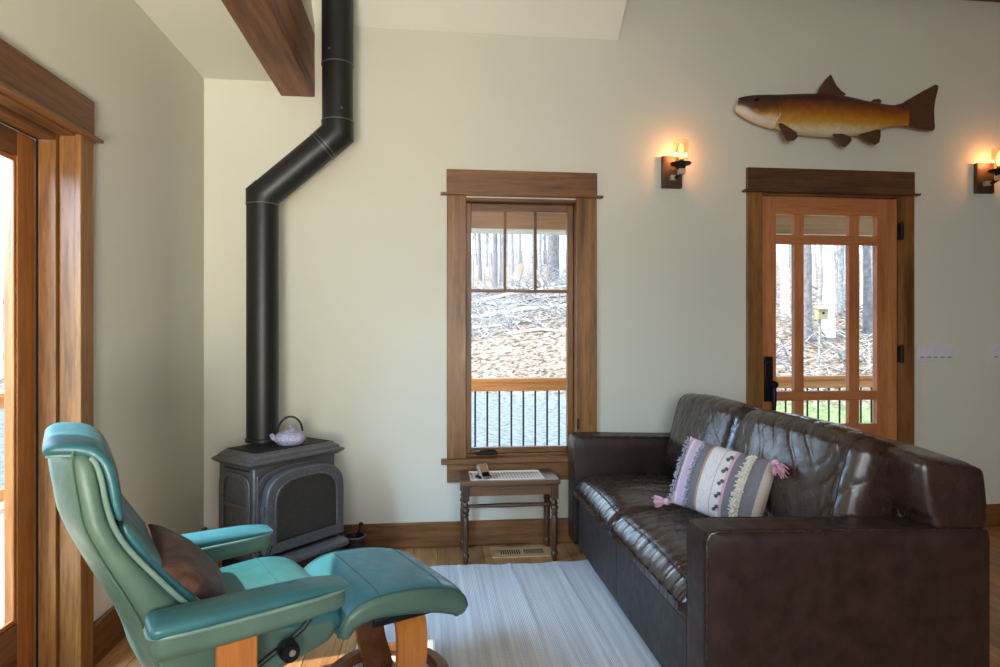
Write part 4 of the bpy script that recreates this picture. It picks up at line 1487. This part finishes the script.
# bentwood base
for sg in (-1, 1):
    yo = sg * 0.325
    th = 0.022
    path = [(yo, 0.47), (yo * 1.0, 0.40), (yo * 1.0, 0.22), (yo * 0.98, 0.12), (yo * 0.90, 0.075), (yo * 0.78, 0.055)]
    rings = []
    for i in range(19):
        y, z = interp(path, i / 18)
        y2, z2 = interp(path, min(1, i / 18 + 0.01)); y1, z1_ = interp(path, max(0, i / 18 - 0.01))
        ty, tz_ = y2 - y1, z2 - z1_
        l_ = math.hypot(ty, tz_)
        ny, nz_ = -tz_ / l_, ty / l_
        rings.append([(xx, y + ny * o * th / 2, z + nz_ * o * th / 2) for xx, o in ((-0.100, -1), (-0.002, -1), (-0.002, 1), (-0.100, 1))])
    rb(MB().rings(rings), 'leg', 'beech', bevel=0.005)
RC = (-0.05, 0.0)
rb(MB().rings([[(RC[0] + (0.29 + dr_) * math.cos(a), RC[1] + (0.29 + dr_) * math.sin(a), z) for dr_, z in ((-0.028, 0.0), (0.028, 0.0), (0.028, 0.022), (0.018, 0.032), (-0.018, 0.032), (-0.028, 0.022))]
                for a in [2 * PI * k / 48 for k in range(48)]], caps=False, closed=True), 'base_ring', 'walnut')
rb(MB().box(-0.095, -0.005, -0.29, 0.29, 0.032, 0.062), 'cross_bar', 'walnut', bevel=0.008)
rb(MB().lathe([(0.0, 0.05), (0.035, 0.05), (0.035, 0.24), (0.07, 0.25), (0.07, 0.285), (0.0, 0.285)], (-0.05, 0, 0), 20), 'swivel_post', 'black_metal')
# reclining mechanism: side bars and knob
for sg in (-1, 1):
    yk = sg * 0.262
    mr_ = rb(MB().tube([(0.185, yk, 0.480), (0.175, yk, 0.450), (0.135, yk, 0.405), (0.080, yk, 0.370), (0.02, yk, 0.338), (-0.05, yk, 0.315), (-0.12, yk, 0.300)], 0.0075, 8), 'tilt_bar', 'black_metal')
    kb = rb(MB().lathe([(0.0, 0.0), (0.020, 0.0), (0.025, 0.005), (0.027, 0.02), (0.027, 0.042), (0.022, 0.048), (0.0, 0.048)], (0.085, 0, 0.372), 24, 'y'), 'tension_knob', 'black_metal')
    kb.data.transform(Matrix.Translation((0, -0.325 if sg < 0 else 0.277, 0)))
    e_ = rb(MB().lathe([(0.0, -0.003), (0.008, -0.002), (0.009, 0.0)], (0.088, 0, 0.374), 12, 'y'), 'knob_emblem', 'silver', kb)
    e_.data.transform(Matrix.Translation((0, -0.325 if sg < 0 else 0.325, 0)))
    rb(MB().box(-0.04, 0.0, min(sg * 0.315, sg * 0.24), max(sg * 0.315, sg * 0.24), 0.33, 0.36), 'arm_bracket', 'black_metal', bevel=0.003)

# brown pillow lying against the backrest
t = NT('brown_hide_pillow')
v = t.coord('Object')
n1 = t.n('TexNoise', i_Scale=11.0, i_Detail=6.0, i_Roughness=0.7, i_Distortion=0.8); t.l(v, n1.inputs['Vector'])
c = t.ramp(n1.outputs[0], [(0.35, s2l((40, 27, 26))), (0.52, s2l((72, 48, 38))), (0.7, s2l((116, 80, 56)))])
M['hide'] = t.set(c, 0.55, normal=t.bump(n1.outputs[0], 0.5, 0.01))
M['cream'] = plain('cream_suede', (224, 196, 178), 0.8)
hpil = thing('throw_pillow', 'small dark brown hide pillow with cream back on the teal recliner', 'pillow', (0, 0, 0))
fwd = Vector((math.sin(HDG), math.cos(HDG), 0)); lat = Vector((-math.cos(HDG), math.sin(HDG), 0))
ctr = Vector(RO) + fwd * (-0.125) + lat * (-0.075) + Vector((0, 0, 0.560))
pn = (fwd * 0.72 + lat * -0.10 + Vector((0, 0, 0.69))).normalized()
px_ = (lat * 0.985 + Vector((0, 0, 0.10)))
px_ = (px_ - pn * px_.dot(pn)).normalized()
py_ = pn.cross(px_)
hpil.matrix_world = Matrix.Translation(ctr) @ Matrix((px_, py_, pn)).transposed().to_4x4()


def hz(w, h, t_):
    def f(x, y):
        u, v_ = x / (w / 2), y / (h / 2)
        return t_ * (max(0, 1 - u * u) ** 0.4) * (max(0, 1 - v_ * v_) ** 0.4) + 0.003
    return f


hw, hh = 0.30, 0.25
top = pillow_mesh(hw, hh, hz(hw, hh, 0.050), 22)
n_ = 23 * 23
front = MB(); front.v = list(top.v); front.f = list(top.f)
front.v = [(x, y, z + (0.006 * noise.noise(Vector((x * 22, y * 22, 3))) if z > 0.01 else 0)) for x, y, z in front.v]
front.v = [(x, y, max(z, -0.006)) for x, y, z in front.v]
front.build('front_cover', 'hide', hpil, world=False, sub=1)
back = pillow_mesh(hw + 0.012, hh + 0.012, hz(hw, hh, 0.030), 18)
back.v = [(x, y, min(z, 0.0) - 0.004) for x, y, z in back.v]
back.build('back_cover', 'cream', hpil, world=False, sub=1)

# ------------------------------------------------------------------ ottoman
OO = (RO[0] + fwd.x * 0.495 + lat.x * -0.03, RO[1] + fwd.y * 0.495 + lat.y * -0.03, 0.0068)
ott = thing('footstool', 'teal leather footstool on a round bentwood base in front of the recliner', 'footstool', OO, PI / 2 - HDG - R(1))


def ob(mb, name, mat, parent=ott, **kw):
    return mb.build(name, mat, parent, world=False, **kw)


# saddle cushion: profile along local x (chair side = -x), width along y
oc_p = [(-0.232, 0.318, 0.020, 0.215), (-0.208, 0.368, 0.034, 0.224), (-0.14, 0.394, 0.042, 0.230), (-0.02, 0.388, 0.048, 0.232), (0.08, 0.368, 0.050, 0.230), (0.140, 0.342, 0.046, 0.226), (0.168, 0.305, 0.028, 0.220)]
oc = ob(pad(oc_p, 36, 30, 0.28, 0.62), 'cushion', 'teal', angle=75)
for sg in (-1, 1):
    ob(MB().tube(pad_edge(oc_p, 36, 35, sg, 1, 35, 0.28, 0.62), 0.0048, 8), 'piping', 'teal_piping', oc)
    ob(MB().tube(pad_edge(oc_p, 36, -35, sg, 1, 35, 0.28, 0.62), 0.0048, 8), 'piping', 'teal_piping', oc)
for sg in (-1, 1):
    ls = [pad_edge(oc_p, 36, g, sg, 1, 35, 0.28, 0.62) for g in (33, 24, 16, 9, 4, 1, -1, -4, -9, -16, -24, -33)]
    rr_ = [[(q[k][0], q[k][1] + sg * 0.0025, q[k][2]) for q in ls] + [(ls[-1][k][0], ls[-1][k][1] - sg * 0.008, ls[-1][k][2]), (ls[0][k][0], ls[0][k][1] - sg * 0.008, ls[0][k][2])] for k in range(35)]
    ob(MB().rings(rr_), 'side_panel', 'teal_shell', oc)
for k in (13, 24):
    ob(MB().tube(pad_cross(oc_p, 36, k, 0.28, 0.62), 0.002, 6), 'seam', 'teal_piping', oc)
ob(MB().box(-0.13, 0.13, -0.19, 0.19, 0.318, 0.345), 'under_frame', 'black_metal', bevel=0.006)
for sg in (-1, 1):
    th = 0.020
    path = [(-0.13, 0.335), (-0.165, 0.31), (-0.180, 0.26), (-0.176, 0.18), (-0.150, 0.115), (-0.105, 0.075), (-0.095, 0.045), (-0.12, 0.030)]
    rings = []
    for i in range(25):
        y, z = interp(path, i / 24)
        y2, z2 = interp(path, min(1, i / 24 + 0.01)); y1, z1_ = interp(path, max(0, i / 24 - 0.01))
        ty, tz_ = y2 - y1, z2 - z1_
        l_ = math.hypot(ty, tz_)
        ny, nz_ = -tz_ / l_, ty / l_
        rings.append([(xx, -sg * (-(y + ny * o * th / 2)), z + nz_ * o * th / 2) for xx, o in ((-0.05, -1), (0.05, -1), (0.05, 1), (-0.05, 1))])
    ob(MB().rings(rings), 'leg', 'beech' if sg > 0 else 'walnut_z', bevel=0.005)
rc = Vector((-0.15, 2.262, 0)) - Vector(OO)
rl = Vector((rc.x * fwd.x + rc.y * fwd.y, rc.x * lat.x + rc.y * lat.y))
ob(MB().rings([[(rl.x + (0.192 + dr_) * math.cos(a), rl.y + (0.192 + dr_) * math.sin(a), z) for dr_, z in ((-0.026, 0.0), (0.026, 0.0), (0.026, 0.020), (0.016, 0.030), (-0.016, 0.030), (-0.026, 0.020))]
                for a in [2 * PI * k / 44 for k in range(44)]], caps=False, closed=True), 'base_ring', 'walnut')
ob(MB().box(rl.x - 0.04, rl.x + 0.04, rl.y - 0.18, rl.y + 0.18, 0.026, 0.044), 'cross_bar', 'walnut', bevel=0.006)

# ------------------------------------------------------------------ outside: porch, railings, woods
DZ = -0.10
deck = struct('porch_deck')
MB().box(-3.35, 7.2, D + 0.17, 6.30, DZ - 0.20, DZ - 0.03).build('deck_frame', 'sub', deck, smooth=False)
MB().box(-3.35, LX - 0.17, -1.2, D + 0.16, DZ - 0.20, DZ - 0.03).build('deck_frame', 'sub', deck, smooth=False)
y = D + 0.17
while y < 6.28:
    bx('deck_board', 'deck', deck, -3.35, 7.2, y, y + 0.136, DZ - 0.03, DZ, 0.0)
    y += 0.142
x = -3.35
while x < LX - 0.30:
    bx('deck_board', 'deck_y', deck, x, x + 0.136, -1.2, D + 0.165, DZ - 0.03, DZ, 0.0)
    x += 0.142

M['baluster'] = plain('baluster_black', (40, 42, 44), 0.5, 0.4)


def railing(label, axis, fixed, a0, a1, vis, posts):
    mid = (a0 + a1) / 2
    loc = (mid, fixed, DZ) if axis == 'x' else (fixed, mid, DZ)
    t_ = thing('deck_railing', label, 'railing', loc, group='porch railings')
    mat = 'cedar' if axis == 'x' else 'cedar_y'

    def B2(name, m_, p0, p1, q0, q1, z0, z1, **kw):
        if axis == 'x':
            return bx(name, m_, t_, p0, p1, fixed + q0, fixed + q1, z0, z1, **kw)
        return bx(name, m_, t_, fixed + q0, fixed + q1, p0, p1, z0, z1, **kw)
    B2('top_rail', mat, a0, a1, -0.02, 0.02, 0.645, 0.735)
    B2('cap_rail', mat, a0, a1, -0.07, 0.07, 0.735, 0.77)
    B2('bottom_rail', mat, a0, a1, -0.02, 0.02, DZ + 0.05, DZ + 0.14)
    p = vis[0]
    while p < vis[1]:
        q = (p, fixed) if axis == 'x' else (fixed, p)
        MB().tube([(q[0], q[1], DZ + 0.14), (q[0], q[1], 0.645)], 0.0095, 8).build('baluster', 'baluster', t_)
        p += 0.118
    for p in posts:
        B2('post', mat, p - 0.045, p + 0.045, -0.045, 0.045, DZ, 0.77)


railing('cedar porch railing with black balusters seen through the back window and fir door', 'x', 6.20, -3.2, 7.1, (0.2, 6.0), (-3.15, -0.8, 2.35, 7.0))
railing('cedar deck railing with black balusters outside the patio door on the left', 'y', -3.20, -1.1, 6.1, (2.2, 6.0), (-1.05, 2.0))

pf = thing('porch_roof', 'tan porch eave seen at the top of the window and the fir door', 'porch roof', (2, 6.2, 2.25))
bx('beam', 'soffit', pf, -1.6, 7.1, 6.10, 6.30, 2.21, 2.56, 0.004)
bx('beam_edge', 'fascia_edge', pf, -1.6, 7.1, 6.095, 6.305, 2.19, 2.21, 0.0)
MB().prism([(D + 0.17, 3.02), (6.75, 2.50), (6.75, 2.60), (D + 0.17, 3.12)], -1.7, 7.2, 'x').build('roof_deck', 'soffit', pf, smooth=False)
for px_ in (-1.5, 2.35, 7.0):
    bx('post', 'soffit', pf, px_ - 0.07, px_ + 0.07, 6.13, 6.27, DZ, 2.25, 0.003) if px_ != 2.35 else None


# terrain
def ground(x, y):
    s0 = 16 - 0.55 * min(9, max(0, x - 1.0)) + 0.25 * max(0, -x)
    z = -0.65
    d = y - s0
    if d > 0:
        if d < 10:
            z += 0.37 * (d - 0.6 * (1 - math.exp(-d / 0.6)))
        else:
            z += 0.37 * 9.4 + 0.16 * (d - 10)
    z += 0.10 * noise.noise(Vector((x * 0.35, y * 0.35, 0))) + (0.05 * noise.noise(Vector((x * 1.3, y * 1.3, 4))) if d > 0 else 0)
    return z


t = NT('leaf_litter')
v = t.coord('Object')
n1 = t.n('TexNoise', i_Scale=6.5, i_Detail=8.0, i_Roughness=0.8); t.l(v, n1.inputs['Vector'])
n2 = t.n('TexNoise', i_Scale=0.35, i_Detail=2.0); t.l(v, n2.inputs['Vector'])
n3 = t.n('TexVoronoi', i_Scale=9.0); t.l(v, n3.inputs['Vector'])
c = t.ramp(n1.outputs[0], [(0.40, s2l((62, 54, 50))), (0.46, s2l((124, 102, 86))), (0.52, s2l((158, 142, 128))), (0.62, s2l((182, 174, 168)))])
gr_ = t.ramp(n1.outputs[0], [(0.35, s2l((96, 120, 66))), (0.6, s2l((156, 168, 120)))])
# gravel drive: pale grey band in the flat
sep = t.n('SeparateXYZ'); t.l(v, sep.inputs[0])
gravel = t.ramp(n3.outputs['Distance'], [(0.0, s2l((92, 98, 102))), (0.6, s2l((140, 146, 148)))])
mr1 = t.n('MapRange'); t.l(sep.outputs['Z'], mr1.inputs[0])
mr1.inputs['From Min'].default_value = -0.50; mr1.inputs['From Max'].default_value = -0.25
c2 = t.mix(mr1.outputs[0], gravel, c)
mr2 = t.n('MapRange'); t.l(sep.outputs['X'], mr2.inputs[0])
mr2.inputs['From Min'].default_value = 4.5; mr2.inputs['From Max'].default_value = 6.0
gx = t.mix(mr1.outputs[0], gr_, c)
c3 = t.mix(mr2.outputs[0], c2, gx)
M['litter'] = t.set(c3, 0.95, normal=t.bump(n1.outputs[0], 0.9, 0.15), spec=0.1)


def terr(u, w):
    x = -30 + 80 * u
    y = -12 + 72 * w
    return (x, y, ground(x, y))


g_ = MB().grid(terr, 130, 120).build('hillside_ground', 'litter')
tag(g_, kind='structure')

rt = random.Random(21)


def make_tree(h, r, seed, nb=8, mat='bark', lean=0.0, first=0.25):
    """trunk mesh and one branch mesh (bare winter tree), local coordinates"""
    q = random.Random(seed)
    pts, rs = [], []
    dx = dy = 0
    for i in range(11):
        f = i / 10
        dx += q.uniform(-1, 1) * 0.03 * h / 10 + lean * h / 10
        dy += q.uniform(-1, 1) * 0.03 * h / 10
        pts.append((dx, dy, -0.25 + (h + 0.25) * f))
        rs.append(r * (1.25 if i == 0 else 1.0 - 0.72 * f))
    trunk = MB().tube(pts, rs, 9)
    br = MB()
    for k in range(nb):
        f = q.uniform(first, 0.95)
        i = min(9, int(f * 10))
        p = Vector(pts[i]) + (Vector(pts[i + 1]) - Vector(pts[i])) * (f * 10 - i)
        a = q.uniform(0, 2 * PI)
        L = q.uniform(0.12, 0.26) * h * (1.1 - f)
        d = Vector((math.cos(a), math.sin(a), q.uniform(0.3, 1.1))).normalized()
        e1 = p + d * L * 0.5 + Vector((0, 0, 0.05 * L))
        e2 = p + d * L + Vector((q.uniform(-.1, .1) * L, q.uniform(-.1, .1) * L, 0.22 * L))
        rr = r * 0.34 * (1 - 0.6 * f)
        br.tube([p, e1, e2], [rr, rr * 0.6, rr * 0.2], 5)
        for j in range(4):
            s_ = e1 + (e2 - e1) * q.uniform(-0.5, 0.8)
            a2 = q.uniform(0, 2 * PI)
            d2 = Vector((math.cos(a2), math.sin(a2), q.uniform(0.1, 1.0))).normalized()
            br.tube([s_, s_ + d2 * L * 0.22, s_ + d2 * L * 0.42 + Vector((0, 0, 0.05 * L))], [rr * 0.4, rr * 0.25, rr * 0.1], 4)
    return trunk, br


TREE = {}


def place_tree(x, y, h, r, seed, label, group, mat, nb=9, lean=0.0, first=0.25):
    t_ = thing('tree', label, 'tree', (x, y, ground(x, y)), 0, group)
    key = (round(h), round(r, 2), seed % 5, mat, nb, lean)
    if key not in TREE:
        tr_, br_ = make_tree(h, r, seed, nb, mat, lean, first)
        a = tr_.build('trunk', mat, t_, world=False)
        b = br_.build('branches', mat, t_, world=False)
        b['kind'] = 'stuff'
        TREE[key] = (a, b)
    else:
        for s_ in TREE[key]:
            c_ = s_.copy(); COL.objects.link(c_); c_.parent = t_
    t_.rotation_euler[2] = rt.uniform(0, 6.28)
    return t_


# main trunks that can be told apart (direction = X/Y through the panes)
def at(px, dist):
    u = (px - 500) / 640
    ps = math.atan(70 / 640)
    dx, dy = u * math.cos(ps) + math.sin(ps), math.cos(ps) - u * math.sin(ps)
    return dx * dist, dy * dist


GW, GD, GL = 'bare trees beyond the window', 'bare trees beyond the fir door', 'bare trees outside the patio door'
x, y = at(553, 27); place_tree(x, y, 17, 0.22, 1, 'thick dark bare tree in the right upper window pane', GW, 'bark_dark', 6, 0.0, 0.5)
x, y = at(494, 25); place_tree(x, y, 15, 0.11, 2, 'leaning dark young tree in the left upper window pane', GW, 'bark_dark', 9, -0.03, 0.1)
x, y = at(828, 17.5); place_tree(x, y, 18, 0.15, 3, 'pale straight tree trunk in the middle of the fir door glass', GD, 'bark_pale', 6, 0.0, 0.5)
x, y = at(838, 20); place_tree(x, y, 18, 0.15, 4, 'grey trunk just right of the pale trunk in the fir door glass', GD, 'bark', 6, 0.0, 0.5)
x, y = at(808, 17); place_tree(x, y, 16, 0.12, 6, 'brownish trunk left of the pale trunk in the fir door glass', GD, 'bark_dark', 7, 0.0, 0.3)
x, y = at(787, 19); place_tree(x, y, 17, 0.11, 7, 'pale trunk in the left tall pane of the fir door', GD, 'bark_pale', 7, 0.0, 0.4)
x, y = at(868, 18); place_tree(x, y, 17, 0.12, 8, 'dark trunk in the right tall pane of the fir door', GD, 'bark_dark', 7, 0.0, 0.4)
x, y = at(849, 24); place_tree(x, y, 18, 0.14, 9, 'grey trunk right of centre deep in the woods behind the fir door', GD, 'bark', 7, 0.0, 0.4)


def scatter(n, pa, pb, d0, d1, label, group):
    for k in range(n):
        px = pa + (pb - pa) * (k + rt.random()) / n
        d = d0 + (d1 - d0) * rt.random()
        x, y = at(px, d)
        place_tree(x, y, rt.choice((11, 14, 17)), rt.choice((0.04, 0.06, 0.10)), k, label, group,
                   rt.choice(('bark', 'bark', 'bark_pale', 'bark_dark')), rt.choice((8, 12)), rt.choice((0.0, 0.0, 0.02)), 0.15)


scatter(46, 462, 580, 26, 48, 'thin bare tree among many in the woods beyond the back window', GW)
scatter(48, 762, 890, 19, 44, 'thin bare tree among many in the woods beyond the fir door', GD)
scatter(6, -20, 25, 14, 34, 'thin bare tree in the woods outside the patio door', GL)
# fallen logs and brush on the bank
rl_ = random.Random(4)
for k, (px, d, ln, r) in enumerate(((500, 22.5, 5.5, 0.10), (540, 23.5, 4.5, 0.07), (515, 24.4, 6.5, 0.08), (480, 21.5, 4.2, 0.07), (556, 20.4, 3.2, 0.05), (530, 25.2, 5.0, 0.09))):
    x, y = at(px, d)
    a = rl_.uniform(-0.35, 0.35)
    pts = []
    for i in range(7):
        f = -0.5 + i / 6
        X, Y = x + math.cos(a) * ln * f, y + math.sin(a) * ln * f
        pts.append((X, Y, ground(X, Y) + r * 0.8 + 0.05 * math.sin(i * 2.1 + k)))
    o = MB().tube(pts, [r * (1 - 0.5 * i / 6) for i in range(7)], 8).build('fallen_log', ('bark_pale', 'bark')[k % 2])
    tag(o, 'fallen bare log lying on the leafy bank beyond the window', 'log', 'fallen logs on the bank')
mb = MB()
for k in range(520):
    px, d = (rl_.uniform(455, 590), rl_.uniform(20.5, 26)) if k < 400 else (rl_.uniform(765, 885), rl_.uniform(14.5, 20))
    x, y = at(px, d)
    z = ground(x, y)
    a = rl_.uniform(0, 2 * PI); L = rl_.uniform(0.4, 1.6); e = rl_.uniform(-0.1, 0.7)
    dv_ = Vector((math.cos(a), math.sin(a) * 0.7, e)).normalized() * L
    p = Vector((x, y, z + 0.03))
    mb.tube([p, p + dv_ * 0.5 + Vector((0, 0, 0.12 * L)), p + dv_], [0.022, 0.015, 0.006], 4)
br = mb.build('brushwood', 'bark')
tag(br, 'tangle of fallen twigs and brush covering the bank outside', 'brush', kind='stuff')

# bird box on a trunk
x, y = at(820.5, 15.5)
zb = 1.22 + (332 - 314) / 640 * 15.5
bh = thing('bird_house', 'small tan bird box on a thin post among the trees behind the fir door', 'bird house', (x, y, ground(x, y)))
MB().tube([(x, y + 0.06, ground(x, y) - 0.2), (x + 0.02, y + 0.06, zb + 0.05)], 0.022, 8).build('post', 'bark', bh)
M['box_wood'] = wood('bird_box_wood', (176, 158, 126), (140, 122, 94), 'Z', 1.0, 0.7)
bx('box', 'box_wood', bh, x - 0.12, x + 0.12, y - 0.12, y + 0.05, zb - 0.14, zb + 0.12, 0.004)
MB().prism([(y - 0.18, zb + 0.10), (y + 0.08, zb + 0.17), (y + 0.08, zb + 0.20), (y - 0.18, zb + 0.13)], x - 0.15, x + 0.15, 'x').build('roof', 'box_wood', bh, smooth=False)
MB().lathe([(0.0, -0.003), (0.032, -0.003), (0.032, 0.001)], (x, y - 0.12, zb + 0.02), 14, 'y').build('entrance_hole', 'void', bh)
